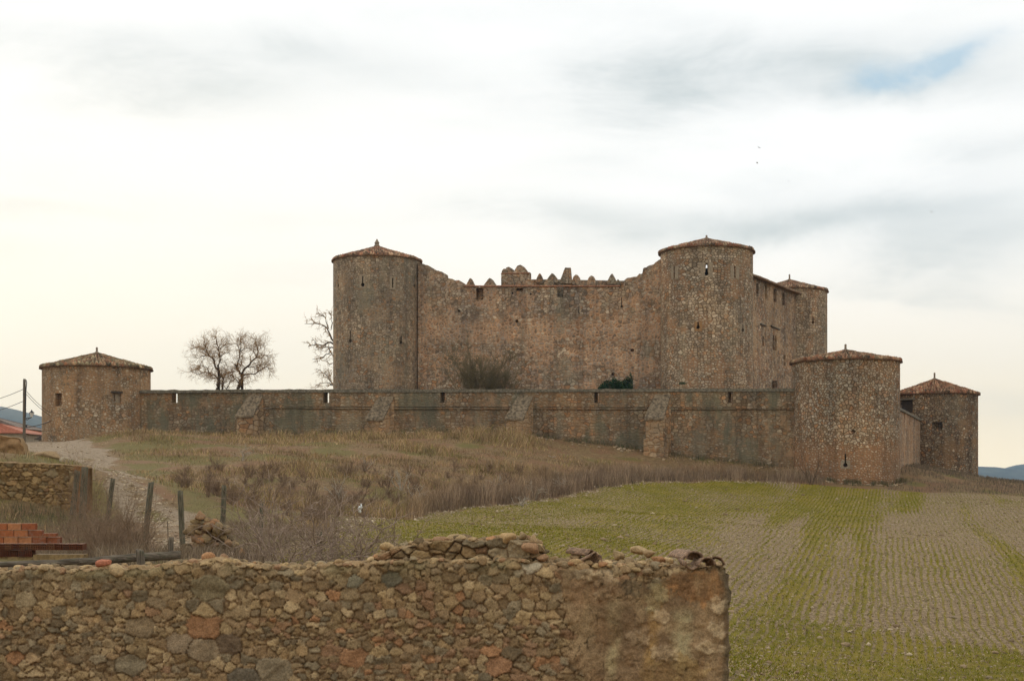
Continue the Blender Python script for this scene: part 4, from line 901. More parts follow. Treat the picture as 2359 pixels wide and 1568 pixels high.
# top surface and back
TH = .55; tt_ = np.linspace(.06, 1, 22); rows = [V]; crow = [colr]
for t_ in tt_:
    yb = front[:, 1]+TH*t_; z = ztop+(fbm(s_f/.09, s_f*0+t_*6, 4, 73)-.4)*.07-.03*(t_ > .93); rows.append(np.stack([front[:, 0]-hr_[0]*.6, yb, z], -1)[None])
    cc_ = np.array((.30, .225, .14))*(.6+.7*fbm(s_f/.08, s_f*0+t_*7, 4, 74))[:, None]; crow.append(cc_[None])
for zz in (.7, .35, 0): rows.append(np.stack([front[:, 0], front[:, 1]+TH+.02, zb0+(ztop-zb0)*zz], -1)[None]); crow.append(np.full((1, len(pxs), 3), .17)*np.array([1.2, 1, .7]))
V = np.concatenate(rows); Cc = np.concatenate(crow); n_, m_ = V.shape[:2]; i = np.arange(n_*m_).reshape(n_, m_)
fw = root('stone_wall', (float(front[:, 0].mean()), 13.2, -2.7), 'nearest rubble stone wall crossing the foreground, rendered with old plaster at its right end', 'wall')
q = np.stack([i[:-1, :-1], i[:-1, 1:], i[1:, 1:], i[1:, :-1]], -1).reshape(-1, 4)
pmv = np.zeros(n_*m_); pmv[:nrow*m_] = pm.ravel(); pf = pmv[q].mean(1) > .5
for nm, msk in (('masonry', ~pf), ('plaster', pf)):
    u_, inv = np.unique(q[msk].ravel(), return_inverse=True)
    mk(nm, V.reshape(-1, 3)[u_], inv.reshape(-1, 4), M_STONE, fw, col=Cc.reshape(-1, 3)[u_], smooth=True)
# end face
ze_, ye_ = np.meshgrid(np.linspace(zb0, ztop[-1], 90), np.linspace(0, TH+.02, 40), indexing='ij'); hx = (fbm(ye_/.1, ze_/.1, 4, 81)-.5)*.04-.07*(1-np.clip(ye_/.07, 0, 1))**2*0
Ve = np.stack([front[-1, 0]+hx-.0, front[-1, 1]+.045+ye_*(TH-.02)/TH, ze_], -1); Ve[:, 0] = V[:nrow][np.linspace(0, nrow-1, 90).astype(int), -1]; i = np.arange(Ve.shape[0]*40).reshape(-1, 40)
mk('end_face', Ve.reshape(-1, 3), np.stack([i[:-1, :-1], i[:-1, 1:], i[1:, 1:], i[1:, :-1]], -1).reshape(-1, 4), M_STONE, fw, col=np.array((.12, .095, .07))*(.6+.8*fbm(ye_/.05, ze_/.05, 4, 82)).reshape(-1, 1), smooth=True)
# upper rear tier that still stands on the back half of the wall
TOP2 = [(838, 1296), (862, 1284), (890, 1272), (930, 1262), (960, 1252), (1040, 1247), (1110, 1247), (1150, 1243), (1200, 1244), (1238, 1252), (1256, 1268), (1266, 1298)]
p2x = np.arange(838, 1266, 2.6); f2_ = np.array([Wf(p, 0)[:2] for p in p2x])+np.array([0, .20]); z2t = np.array([Wf(p, np.interp(p, [q[0] for q in TOP2], [q[1] for q in TOP2]))[2] for p in p2x])+(fbm(p2x/12., p2x*0, 3, 18)-.5)*.05; z2b = float(np.interp(1000, pxs, ztop))-.08
s2_ = np.r_[0, np.cumsum(np.hypot(*np.diff(f2_, axis=0).T))]; v2_ = np.linspace(0, 1, 34); S2 = np.repeat(s2_[None], 34, 0); Z2 = z2b+(z2t[None]-z2b)*v2_[:, None]
h2, c2_, _e, _k = stones_at(S2.ravel(), Z2.ravel(), 0, s2_[-1], z2b, z2t.max()+.05, (.075, .12), (.09, .19), 77, [(s_of(1200)-s_of(838), z_of(1268, 1200), .24, .16, (.36, .31, .23)), (s_of(1140)-s_of(838), z_of(1275, 1140), .17, .14, (.33, .28, .20))]); h2 = h2.reshape(S2.shape); c2_ = c2_.reshape(*S2.shape, 3)
R2 = [np.stack([f2_[None, :, 0]+S2*0, f2_[None, :, 1]-h2*1.3, Z2], -1)]; K2 = [c2_*.9]
for t_ in (.1, .3, .55, .8, 1.): R2.append(np.stack([f2_[:, 0], f2_[:, 1]+.34*t_, z2t+(fbm(s2_/.09, s2_*0+t_*6, 4, 75)-.4)*.05], -1)[None]); K2.append((np.array((.27, .205, .13))*(.6+.7*fbm(s2_/.08, s2_*0+t_*7, 4, 76))[:, None])[None])
R2.append(np.stack([f2_[:, 0], f2_[:, 1]+.35, z2t*0+z2b], -1)[None]); K2.append(K2[-1]); R2 = np.concatenate(R2); K2 = np.concatenate(K2); a_, b_ = R2.shape[:2]; i = np.arange(a_*b_).reshape(a_, b_)
f_ = [tuple(int(x) for x in k_) for k_ in np.stack([i[:-1, :-1], i[:-1, 1:], i[1:, 1:], i[1:, :-1]], -1).reshape(-1, 4)]+[tuple(int(x) for x in i[:, -1]), tuple(int(x) for x in i[::-1, 0])]
mk('upper_tier', R2.reshape(-1, 3), f_, M_STONE, fw, col=K2.reshape(-1, 3), smooth=True)
# loose stones along the top
r = np.random.default_rng(12); N = 900; pt = r.uniform(-400, 1545, N); tdep = r.uniform(-.02, TH, N)
sz = r.uniform(.012, .045, N)*np.where(r.random(N) < .12, 1.6, 1); dens = np.interp(pt, [0, 380, 420, 850, 900, 1260, 1290, 1545], [.6, .6, 1, .8, 1, 1, 1, 1]); kp = r.random(N) < dens; pt, tdep, sz = pt[kp], tdep[kp], sz[kp]
on2 = (tdep > .2) & (pt > 845) & (pt < 1262); cz = np.where(on2, np.interp(pt, p2x, z2t), np.interp(pt, pxs, ztop))+sz*.12; cx_ = np.interp(pt, pxs, front[:, 0]); cy_ = np.interp(pt, pxs, front[:, 1])+tdep
extra_r = [(1290, 1296, .2, .06), (1330, 1285, .3, .06), (1375, 1288, .3, .055), (1430, 1282, .3, .06), (1452, 1292, .15, .05), (1480, 1270, .35, .07), (1500, 1278, .3, .05), (1520, 1290, .2, .055), (1400, 1296, .1, .05), (1545, 1292, .2, .05), (1480, 1297, .05, .05), (1510, 1303, .03, .045),
           (1440, 1312, -.01, .045), (1465, 1310, -.01, .04), (1492, 1314, -.01, .05), (1518, 1318, -.01, .035), (1205, 1235, .2, .05), (1170, 1238, .2, .06), (1130, 1243, .2, .05), (1060, 1240, .25, .05), (1010, 1244, .25, .055), (960, 1250, .2, .05),
           (470, 1287, .2, .07), (440, 1296, .1, .05), (520, 1294, .1, .05), (885, 1262, .3, .05), (1225, 1262, .1, .075), (1250, 1285, .05, .06), (1300, 1302, 0, .04), (1340, 1306, 0, .05), (1372, 1303, 0, .045)]
ex = np.array([[*Wf(a, b), c, d_] for a, b, c, d_ in extra_r]); ce = np.c_[np.r_[cx_, ex[:, 0]], np.r_[cy_, ex[:, 1]+ex[:, 3]], np.r_[cz, ex[:, 2]]]; se = np.r_[sz, ex[:, 4]]
v, f, ri = rocks(ce, se, 3, r, (1.25, 1, .75), 12, .03); pr = PAL_F[r.integers(0, 8, len(se))]*r.uniform(.75, 1.35, (len(se), 1)); pk = r.random(len(se)) < .1; pr[pk] = PAL_R[r.integers(0, 4, pk.sum())]; pr[-31:][:] *= 1.1
mk('top_stones', v, f, M_STONE, fw, col=pr[ri])

# clay tiles left on the wall
M_CTILE = flatmat('weathered_clay', (.20, .13, .085), scale=35, var=.4, bd=.004, c2=(.33, .21, .13))
def half_tile(L=.30, r0=.085, r1=.07, th=.013, arc=1.0):
    n, m = 14, 9; V = []
    for s_, rad in ((0, 0), (1, th)):
        for j in range(m):
            k = j/(m-1)
            for i_ in range(n):
                a = PI*(.5-.5*arc)+PI*arc*i_/(n-1); rr_ = r0+(r1-r0)*k-rad+.003*math.sin(7*a+3*k); V.append((rr_*math.cos(a), L*(k-.5)+.006*math.sin(5*a)*(j in (0, m-1)), rr_*math.sin(a)))
    i = np.arange(2*n*m).reshape(2, m, n); f = []
    for j in range(m-1):
        for q_ in range(n-1): f += [(i[0, j, q_], i[0, j+1, q_], i[0, j+1, q_+1], i[0, j, q_+1]), (i[1, j, q_], i[1, j, q_+1], i[1, j+1, q_+1], i[1, j+1, q_])]
    for j in range(m-1): f += [(i[0, j, 0], i[1, j, 0], i[1, j+1, 0], i[0, j+1, 0]), (i[0, j, -1], i[0, j+1, -1], i[1, j+1, -1], i[1, j, -1])]
    for q_ in range(n-1): f += [(i[0, 0, q_], i[0, 0, q_+1], i[1, 0, q_+1], i[1, 0, q_]), (i[0, -1, q_], i[1, -1, q_], i[1, -1, q_+1], i[0, -1, q_+1])]
    me = bpy.data.meshes.new('roof_tile'); me.from_pydata(V, [], [tuple(int(x) for x in q_) for q_ in f]); me.materials.append(M_CTILE); me.update()
    for p_ in me.polygons: p_.use_smooth = True
    return me
tm = half_tile(.30, .085, .078, .014); tm2 = half_tile(.36, .125, .11, .016, .85); tm3 = half_tile(.24, .085, .075, .012, .9)
for (px, py, dy, rot, me, lab) in [
        (1589, 1288, .05, (PI+.08, .05, .1), tm, 'curved clay tile lying hollow side up, leftmost of the front tiles on the plastered wall end'),
        (1621, 1303, .02, (-.10, -.08, .12), tm, 'arched clay tile, middle of the three front tiles on the plastered wall end'),
        (1650, 1301, .03, (-.10, .12, -.15), tm3, 'small broken clay tile at the far right corner of the plastered wall'),
        (1586, 1296, .24, (.05, .15, .35), tm2, 'large dark ridge tile lying crosswise on top of the other tiles'),
        (1350, 1302, .06, (-.5, .55, .6), tm, 'tilted clay tile leaning over the wall edge where the plaster begins'),
        (1338, 1284, .30, (.1, .15, 1.1), tm3, 'small clay tile lying on rubble behind the tilted tile')]:
    o = link('roof_tile', me); q_ = Wf(px, py); o.location = (q_[0], q_[1]+dy, q_[2]); o.rotation_euler = rot; tag(o, lab, 'roof tile', 'clay tiles left on the near wall')
def rock_thing(name, c, size, label, cat, colr_, seed, flat=(1.2, .9, .7), group=None, mat=None):
    r_ = np.random.default_rng(seed); v, f, ri = rocks(np.array([c]), np.array([size]), 4, r_, flat, 12, .012)
    o = mk(name, v, f, mat or M_STONE, origin=(c[0], c[1], c[2]-size*.4), col=np.tile(colr_, (len(v), 1)), smooth=True); tag(o, label, cat, group); return o
rock_thing('brick_fragment', Wf(231, 1297)+np.array([0, .12, 0]), .06, 'rounded red brick fragment lying on the near wall top left of the stump', 'brick', (.40, .17, .12), 4, (1.5, .8, .75))

# left wall by the track
def small_wall(name, x_px0, x_px1, D0, D1, ytops, ybase, label, seed, hr, wr, stepm, redf=None, soil=False, plaster_from=None, colmul=(1., 1., 1.)):
    n = int(abs(x_px1-x_px0)/F*D0/stepm); pp = np.linspace(x_px0, x_px1, n); DD = np.linspace(D0, D1, n); fr = np.c_[(pp-CX)/F*DD, DD]
    zt = np.array([(HY-np.interp(p_, [q_[0] for q_ in ytops], [q_[1] for q_ in ytops]))/F*d_ for p_, d_ in zip(pp, DD)]); zb = (HY-ybase)/F*D0
    s_ = np.r_[0, np.cumsum(np.hypot(*np.diff(fr, axis=0).T))]; m = int((zt.max()-zb)/stepm)+2; v_ = np.linspace(0, 1, m)
    Sg_ = np.repeat(s_[None], m, 0); Zg_ = zb+(zt[None]-zb)*v_[:, None]
    if soil:
        h_ = (fbm(Sg_/.5, Zg_/.35, 5, seed)-.5)*.8+(fbm(Sg_/.15, Zg_/.1, 4, seed+2)-.5)*.25; c_ = np.array((.30, .20, .115))*(.6+.8*fbm(Sg_/.6, Zg_/.12, 5, seed+1))[..., None]; pmk = None
    else:
        h_, c_, e_, _ = stones_at(Sg_.ravel(), Zg_.ravel(), 0, s_[-1], zb, zt.max()+.1, hr, wr, seed, (), redf); h_ = h_.reshape(Sg_.shape); c_ = c_.reshape(*Sg_.shape, 3)
        if plaster_from is not None:
            pmk = clamp01((np.repeat(pp[None], m, 0)-plaster_from)/3+(fbm(Sg_/.2, Zg_/.2, 4, seed+4)-.5)*8)[..., None]
            c_ = c_*(1-pmk)+np.array((.22, .13, .08))*(.7+.6*fbm(Sg_/.1, Zg_/.1, 4, seed+5))[..., None]*pmk; h_ = h_*(1-pmk[..., 0])+(.03+.04*fbm(Sg_/.2, Zg_/.2, 3, seed+6))*pmk[..., 0]
    c_ = c_*np.array(colmul)
    V_ = np.stack([Sg_*0+fr[None, :, 0], fr[None, :, 1]-h_, Zg_], -1); rows_ = [V_]; cs_ = [c_]
    for t_ in (.15, .4, .7, 1.):
        rows_.append(np.stack([fr[:, 0], fr[:, 1]+.55*t_, zt+(fbm(s_/.3, s_*0+t_*9, 3, seed)-.5)*.12], -1)[None]); cs_.append((np.array((.30, .215, .13))*(.7+.5*fbm(s_/.3, s_*0+t_*5, 3, seed))[:, None])[None])
    rows_.append(np.stack([fr[:, 0], fr[:, 1]+.6, zt*0+zb], -1)[None]); cs_.append(cs_[-1])
    V_ = np.concatenate(rows_); c_ = np.concatenate(cs_)
    for side in (0, -1):
        pass
    n1_, m1_ = V_.shape[:2]; i = np.arange(n1_*m1_).reshape(n1_, m1_); f_ = [tuple(int(x) for x in q_) for q_ in np.stack([i[:-1, :-1], i[:-1, 1:], i[1:, 1:], i[1:, :-1]], -1).reshape(-1, 4)]
    f_ += [tuple(int(x) for x in i[:, -1]), tuple(int(x) for x in i[::-1, 0])]
    o = mk(name, V_.reshape(-1, 3), f_, M_STONE if stepm < .03 else M_ROCK, origin=(float(fr[:, 0].mean()), float(fr[:, 1].mean()), zb), col=c_.reshape(-1, 3), smooth=True)
    tag(o, label, 'wall'); return o
small_wall('stone_wall', -520, 201, 44.0, 45.6, [(-520, 1060), (0, 1064), (60, 1066), (140, 1069), (172, 1071), (198, 1074), (201, 1078)], 1185, 'tan rubble stone wall at the left edge beside the track, behind the orange bricks', 91, (.09, .19), (.13, .36), .03, plaster_from=172, colmul=(1.05, 1., .88))
small_wall('ruined_earth_wall', -420, 58, 57, 58, [(-420, 1012), (-330, 1000), (-60, 1004), (0, 1002), (20, 1006), (44, 1009), (48, 1019), (54, 1026), (58, 1050)], 1075, 'crumbled tan earth wall stump at the left edge, in front of the red roofed house', 23, 0, 0, .09, soil=True)

# rubble stub behind the near wall
r = np.random.default_rng(31); pts = []; szs = []
for _ in range(300):
    t_ = r.random(); px = 425+r.normal(0, 30)+70*(1-t_)*r.random()+(55*t_*r.random() if t_ < .6 else 10*r.random()); hh = r.random()
    px = r.uniform(418, 560); ytop_ = np.interp(px, [418, 440, 452, 470, 480, 500, 520, 545, 560], [1270, 1235, 1200, 1190, 1200, 1214, 1226, 1250, 1272]); py = r.uniform(ytop_+5, 1300); D = 25.5+r.uniform(-.4, .5)+(py < 1200)*.2
    pts.append(P(px, py, D)); szs.append(r.uniform(.04, .095))
for px, py, s_ in [(461, 1188, .11), (452, 1200, .10), (478, 1197, .08), (448, 1212, .10), (496, 1206, .10), (520, 1214, .08), (478, 1210, .12), (440, 1224, .14), (500, 1216, .12), (455, 1236, .13), (525, 1222, .1)]: pts.append(P(px, py, 25.2)); szs.append(s_)
pts = np.array(pts); szs = np.array(szs); v, f, ri = rocks(pts, szs, 3, r, (1.2, 1, .8), 14, .035); pr = PAL_F[r.integers(0, 8, len(szs))]*r.uniform(.8, 1.3, (len(szs), 1)); pk = r.random(len(szs)) < .3; pr[pk] = PAL_R[r.integers(0, 4, pk.sum())]
o = mk('ruined_stone_wall', v, f, M_ROCK, origin=(*P(490, 0, 25.3)[:2], -1.7), col=pr[ri], smooth=True); tag(o, 'collapsed stub of loose rubble stones among the brambles, right of the leaning posts', 'wall')

# ------------------------------------------------------------------ bricks
def brickmat(dark=1.):
    m, t, b = newmat('hollow_clay_brick', .75, .3); oi = t.n.new('ShaderNodeObjectInfo').outputs['Random']; ps = pos(t)
    c = t.ramp(oi, [(0, (.34, .105, .035)), (.2, (.40, .14, .05)), (.4, (.26, .08, .03)), (.6, (.43, .175, .07)), (.8, (.30, .085, .03)), (1., (.38, .13, .05))], 'CONSTANT'); f = t.noise(ps, 22, 5, .65)[0]; f2 = t.noise(ps, 5, 4, .6)[0]
    c = t.mix(t.m('MULTIPLY', t.mr(t.m('ADD', t.m('MULTIPLY', f, .5), t.m('MULTIPLY', f2, .6)), .56, .68), .7), c, (.16, .12, .095)); c = t.mix(1., c, t.ramp(f, [(.3, (.7, .7, .7)), (.7, (1.2, 1.2, 1.2))]), 'MULTIPLY')
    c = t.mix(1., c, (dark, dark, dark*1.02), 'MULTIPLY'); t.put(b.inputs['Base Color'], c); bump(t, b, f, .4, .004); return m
M_BRICK = brickmat()
def brick_mesh(L=.236, W=.112, Hh=.108):
    bm = bmesh.new(); nx_, nz_ = 3, 3
    def V3(x, y, z): return bm.verts.new((x, y, z))
    # ends (at -y and +y) carry holes; long axis along y
    for sgn in (-1, 1):
        y = sgn*L/2; t_ = .011
        xs = [-W/2]; cw_ = (W-t_*(nx_+1))/nx_
        for k in range(nx_): xs += [xs[-1]+t_, xs[-1]+t_+cw_]
        xs.append(W/2); zs = [0]; ch = (Hh-t_*(nz_+1))/nz_
        for k in range(nz_): zs += [zs[-1]+t_, zs[-1]+t_+ch]
        zs.append(Hh); g = [[V3(x, y, z) for x in xs] for z in zs]
        for j in range(len(zs)-1):
            for i_ in range(len(xs)-1):
                a, b2, c_, d_ = g[j][i_], g[j][i_+1], g[j+1][i_+1], g[j+1][i_]
                if j % 2 == 1 and i_ % 2 == 1:
                    inn = [V3(p_.co.x, y-sgn*.07, p_.co.z) for p_ in (a, b2, c_, d_)]; o4 = [a, b2, c_, d_]
                    for e in range(4): bm.faces.new([o4[e], o4[(e+1) % 4], inn[(e+1) % 4], inn[e]])
                    bm.faces.new(inn)
                else: bm.faces.new([a, b2, c_, d_])
    for x in (-W/2, W/2): bm.faces.new([V3(x, -L/2, 0), V3(x, L/2, 0), V3(x, L/2, Hh), V3(x, -L/2, Hh)])
    for z in (0, Hh): bm.faces.new([V3(-W/2, -L/2, z), V3(W/2, -L/2, z), V3(W/2, L/2, z), V3(-W/2, L/2, z)])
    bmesh.ops.remove_doubles(bm, verts=bm.verts, dist=1e-5); bmesh.ops.recalc_face_normals(bm, faces=bm.faces)
    me = bpy.data.meshes.new('hollow_brick'); bm.to_mesh(me); bm.free(); me.materials.append(M_BRICK); return me
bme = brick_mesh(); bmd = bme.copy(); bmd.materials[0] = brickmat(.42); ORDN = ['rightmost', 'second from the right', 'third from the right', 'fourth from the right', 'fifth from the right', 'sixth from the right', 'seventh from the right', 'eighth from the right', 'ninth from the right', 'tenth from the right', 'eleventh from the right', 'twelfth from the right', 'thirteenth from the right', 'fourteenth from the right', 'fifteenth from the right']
BD = 24.0; r = np.random.default_rng(8)
def bricks(px_right, px_left, ybot, ends, cname, rowdepth=0.):
    step = (.126 if ends else .250)/BD*F; x = px_right-step/2; k = 0
    while x > px_left and k < len(ORDN):
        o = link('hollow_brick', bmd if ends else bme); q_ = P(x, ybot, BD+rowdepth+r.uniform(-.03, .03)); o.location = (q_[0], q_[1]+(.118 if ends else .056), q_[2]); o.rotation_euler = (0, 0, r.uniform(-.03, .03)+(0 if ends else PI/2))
        tag(o, f'{"hollow brick showing its holed end" if ends else "orange brick, side on"}, {ORDN[k]} in the {cname} course', 'brick', 'bricks stacked behind the near wall'); x -= step; k += 1
ych = .114/BD*F
yb5 = 1281.0
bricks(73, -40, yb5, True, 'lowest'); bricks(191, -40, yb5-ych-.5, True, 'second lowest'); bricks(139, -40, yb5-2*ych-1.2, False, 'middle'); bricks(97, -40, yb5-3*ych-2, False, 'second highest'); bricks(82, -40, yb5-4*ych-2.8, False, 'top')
for (px, lab) in [(113, 'broken')]:
    o = link('brick_shard', bme); q_ = P(px, yb5-3*ych-2, BD); o.location = (q_[0], q_[1]+.05, q_[2]); o.rotation_euler = (0, 0, PI/2); o.scale = (1, 1.05, .5); tag(o, 'thin half height brick piece at the right end beside the second highest course', 'brick', 'bricks stacked behind the near wall')
M_YEL = flatmat('ochre_concrete', (.27, .18, .08), scale=18, var=.25)
v, f = box_v(P(75, 0, BD)[0], P(191, 0, BD)[0], BD+.02, BD+.3, P(0, 1296, BD)[2], P(0, yb5-ych+2.2, BD)[2]-.06); o = mk('ochre_block', v, f, M_YEL, origin=(*P(130, 0, BD+.1)[:2], P(0, 1296, BD)[2])); tag(o, 'long yellow ochre block carrying the right half of the brick stack', 'block')
v, f = box_v(P(-60, 0, BD)[0], P(74, 0, BD)[0], BD+.02, BD+.3, P(0, 1310, BD)[2], P(0, yb5, BD)[2]-.003); o = mk('ochre_block', v, f, M_YEL, origin=(*P(10, 0, BD+.1)[:2], P(0, 1310, BD)[2])); tag(o, 'low yellow ochre block under the lowest course of bricks at the left edge', 'block')

# ------------------------------------------------------------------ posts and logs
def woodmat(name, c, c2, moss=.5, ax=(30, 30, 2.2)):
    m, t, b = newmat(name); ps = pos(t); tc = t.n.new('ShaderNodeTexCoord').outputs['Object']
    g = t.noise(t.vm('MULTIPLY', tc, ax), 1.5, 5, .6, .3)[0]; f = t.noise(ps, 16, 5, .7)[0]
    k = t.mix(t.mr(g, .35, .65), c, c2); k = t.mix(t.m('MULTIPLY', t.mr(f, .5, .62), moss), k, (.075, .095, .05)); t.put(b.inputs['Base Color'], k); bump(t, b, g, .8, .012); return m
M_POST = woodmat('weathered_post', (.065, .056, .038), (.17, .145, .10)); M_LYING = woodmat('weathered_lying_log', (.07, .055, .04), (.19, .155, .115), .3, (2.2, 30, 30)); M_LOG = woodmat('weathered_log', (.07, .055, .04), (.19, .155, .115), .3)
def post(xt, yt, xb, yb, D, w_px, label, r_seed, mat=M_POST, name='fence_post', sides=12, sink=.5, group='old wooden fence posts'):
    a = P(xb, yb, D); b_ = P(xt, yt, D); R_ = w_px/2/F*D; ax3 = unit(b_-a); a = a-ax3*sink; L = np.linalg.norm(b_-a); r_ = np.random.default_rng(r_seed)
    nr = 16; V_ = []; th = np.arange(sides)*2*PI/sides; irr = 1+r_.normal(0, .07, sides)
    for j in range(nr):
        k = j/(nr-1); rr_ = R_*(1.06-.12*k)*irr*(1+r_.normal(0, .02, sides)); bend = math.sin(k*2.5+r_seed)*.02
        V_.append(np.stack([np.cos(th)*rr_+bend, np.sin(th)*rr_, np.full(sides, k*L)+(r_.normal(0, R_*.22, sides) if j == nr-1 else 0)], 1))
    V_ = np.concatenate(V_+[np.array([[0, 0, L-R_*.25]])]); i = np.arange(nr*sides).reshape(nr, sides); nx_ = np.roll(i, -1, 1)
    f_ = [tuple(int(x) for x in q_) for q_ in np.stack([i[:-1], nx_[:-1], nx_[1:], i[1:]], -1).reshape(-1, 4)]+[(int(i[-1, k]), int(i[-1, (k+1) % sides]), nr*sides) for k in range(sides)]
    me = bpy.data.meshes.new(name); me.from_pydata([tuple(x) for x in V_], [], f_); me.materials.append(mat); me.update()
    for p_ in me.polygons: p_.use_smooth = True
    o = link(name, me); o.location = tuple(a); o.rotation_euler = Vector(ax3).to_track_quat('Z', 'Y').to_euler(); tag(o, label, 'post' if name != 'log' else 'log', group); return o
post(179, 1083, 171, 1150, 44.3, 13, 'thick mossy post leaning beside its twin at the end of the left wall', 1)
post(196, 1075, 190, 1190, 43.8, 15, 'tallest mossy post of the pair, right against the end of the left wall', 2)
post(260, 1101, 246, 1208, 41.5, 10, 'thin post leaning right, standing alone on the track side next to the pair', 3)
post(348, 1110, 334, 1252, 33.7, 13.5, 'long straight post leaning right, in the middle of the row over the track', 4)
post(415.5, 1130, 421, 1268, 32.5, 12.5, 'dark post leaning slightly left, just left of the rubble stub', 5)
post(516, 1118, 513, 1200, 37.5, 11.5, 'short greenish post standing in dead grass above the rubble stub', 6)
post(602, 1158, 600, 1245, 33, 9.5, 'slim post half hidden by brambles, right of the greenish post', 7)
post(736, 1224, 735, 1272, 27.5, 13, 'stubby post sunk in the bramble thicket, farthest right of the row', 8)
post(396, 1236, 393, 1300, 18.5, 11.5, 'pale splintered stake standing by the right end of the lying log', 9, M_LOG, sink=.3)
post(321, 1265, 321, 1300, 17.5, 20, 'thick sawn stump standing in front of the lying logs', 10, M_LOG, sink=.3)
post(386.5, 1199, 387, 1262, 28, 1.8, 'thin metal rod standing upright left of the dark post', 11, M_DARK, name='iron_rod', sides=6, sink=.2, group=None)
def log(x0, y0, x1, y1, D0, D1, w_px, label, seed):
    a, b_ = P(x0, y0, D0), P(x1, y1, D1); r_ = np.random.default_rng(seed); n = 24; sides = 14; pts_ = a+(b_-a)*np.linspace(0, 1, n)[:, None]; pts_[:, 2] += np.cumsum(r_.normal(0, .004, n)); R_ = w_px/2/F*D0
    v, q_ = tubes(pts_[None], (R_*(1-.12*np.linspace(0, 1, n))*(1+np.cumsum(r_.normal(0, .012, n))))[None], sides); v = v+r_.normal(0, R_*.012, v.shape)
    f_ = [tuple(int(x) for x in k) for k in q_]+[tuple(range(sides))[::-1], tuple(range((n-1)*sides, n*sides))]
    o = mk('log', v, f_, M_LYING, origin=tuple(a), smooth=True); tag(o, label, 'log', 'logs lying behind the near wall')
log(416, 1277, 178, 1294, 18.3, 18.0, 21, 'thick round log lying behind the near wall, under the stump and stake', 1)
log(182, 1291, -200, 1309, 17.4, 17.2, 15, 'thinner dark log lying left of the thick log below the bricks', 2)

# ------------------------------------------------------------------ pole, lamp, cables
M_METAL = flatmat('dark_metal', (.03, .032, .035), .5, .4); M_GLASS = flatmat('frosted_lamp_glass', (.75, .72, .66), .3, .5, .05)
M_POLE = woodmat('pole_wood', (.09, .07, .05), (.17, .14, .105), .15)
PD = 105.
pl_ = post(56.5, 872, 55.5, 1018, PD, 6.2, 'wooden utility pole with cables left of the squat left tower', 21, M_POLE, name='utility_pole', sink=1.0, group=None); pl_['category'] = 'pole'
def tube_thing(name, pts_, rad, mat, label, cat, sides=6, parent=None, group=None, n=24):
    p3 = resample(pts_, n)[None]; v, q_ = tubes(p3, np.full((1, n), rad), sides)
    f_ = [tuple(int(x) for x in k) for k in q_]+[tuple(range(sides))[::-1], tuple(range((n-1)*sides, n*sides))]
    o = mk(name, v, f_, mat, parent, origin=tuple(pts_[0]) if parent is None else None, smooth=True)
    if parent is None: tag(o, label, cat, group)
    return o
def sag(a, b_, s_, n=14): t_ = np.linspace(0, 1, n)[:, None]; p = a+(b_-a)*t_; p[:, 2] -= (4*t_*(1-t_)*s_)[:, 0]; return p
for a, b_, s_, rad, lab in [((55, 895), (-160, 935), .5, .022, 'upper overhead cable running left from the utility pole'), ((54, 923), (-160, 958), .5, .022, 'lower overhead cable running left from the utility pole'),
                            ((58, 897), (140, 962), .3, .018, 'upper of two cables sloping from the pole towards the left tower'), ((58, 904), (140, 968), .3, .018, 'lower of two cables sloping from the pole towards the left tower'),
                            ((57, 984), (140, 958), .15, .035, 'thick dark cable rising from the pole foot behind the left tower'), ((57, 988), (140, 990), .1, .012, 'thin level cable near the foot of the utility pole')]:
    D2 = PD+8 if b_[0] > 0 else PD-2; tube_thing('overhead_cable', sag(P(*a, PD), P(*b_, D2), s_), rad, M_METAL, lab, 'cable', group='overhead cables on the utility pole')
tube_thing('conduit', [P(60, 874, PD-.1), P(61.5, 880, PD-.1), P(59.8, 900, PD-.12), P(59.3, 935, PD-.12), P(59, 960, PD-.12)], .035, M_METAL, 'dark conduit bundle clipped to the right side of the utility pole', 'cable')
lb = P(72, 961, PD); lamp = root('street_lamp', tuple(lb), 'old style lantern on a scrolled bracket fixed to the utility pole', 'lamp')
tube_thing('bracket', [P(58.5, 962.5, PD), P(65, 962, PD), P(72, 961, PD), P(73, 958, PD)], .035, M_METAL, '', '', parent=lamp)
tube_thing('scroll', [P(58.5, 967, PD), P(60, 963.5, PD), P(62, 967, PD), P(64.5, 964.5, PD), P(68, 962.5, PD)], .022, M_METAL, '', '', parent=lamp)
q_ = P(72.8, 0, PD); zz = lambda y: (HY-y)/F*PD
v, f = lathe([(.05, zz(959.5)), (.09, zz(958)), (.11, zz(956.5)), (.19, zz(950))], q_[0], q_[1], 6); mk('lantern_glass', v, f, M_GLASS, lamp)
v, f = lathe([(.21, zz(950)), (.19, zz(949)), (.09, zz(945.8)), (.04, zz(944.8)), (.05, zz(944)), (.015, zz(942.6))], q_[0], q_[1], 6); mk('lantern_cap', v, f, M_METAL, lamp)
bars = np.array([[[q_[0]+.11*math.cos(a), q_[1]+.11*math.sin(a), zz(956.5)], [q_[0]+.195*math.cos(a), q_[1]+.195*math.sin(a), zz(950)]] for a in np.arange(6)*PI/3]); v, f = tubes(bars, np.full((6, 2), .013), 4); mk('lantern_frame', v, f, M_METAL, lamp)

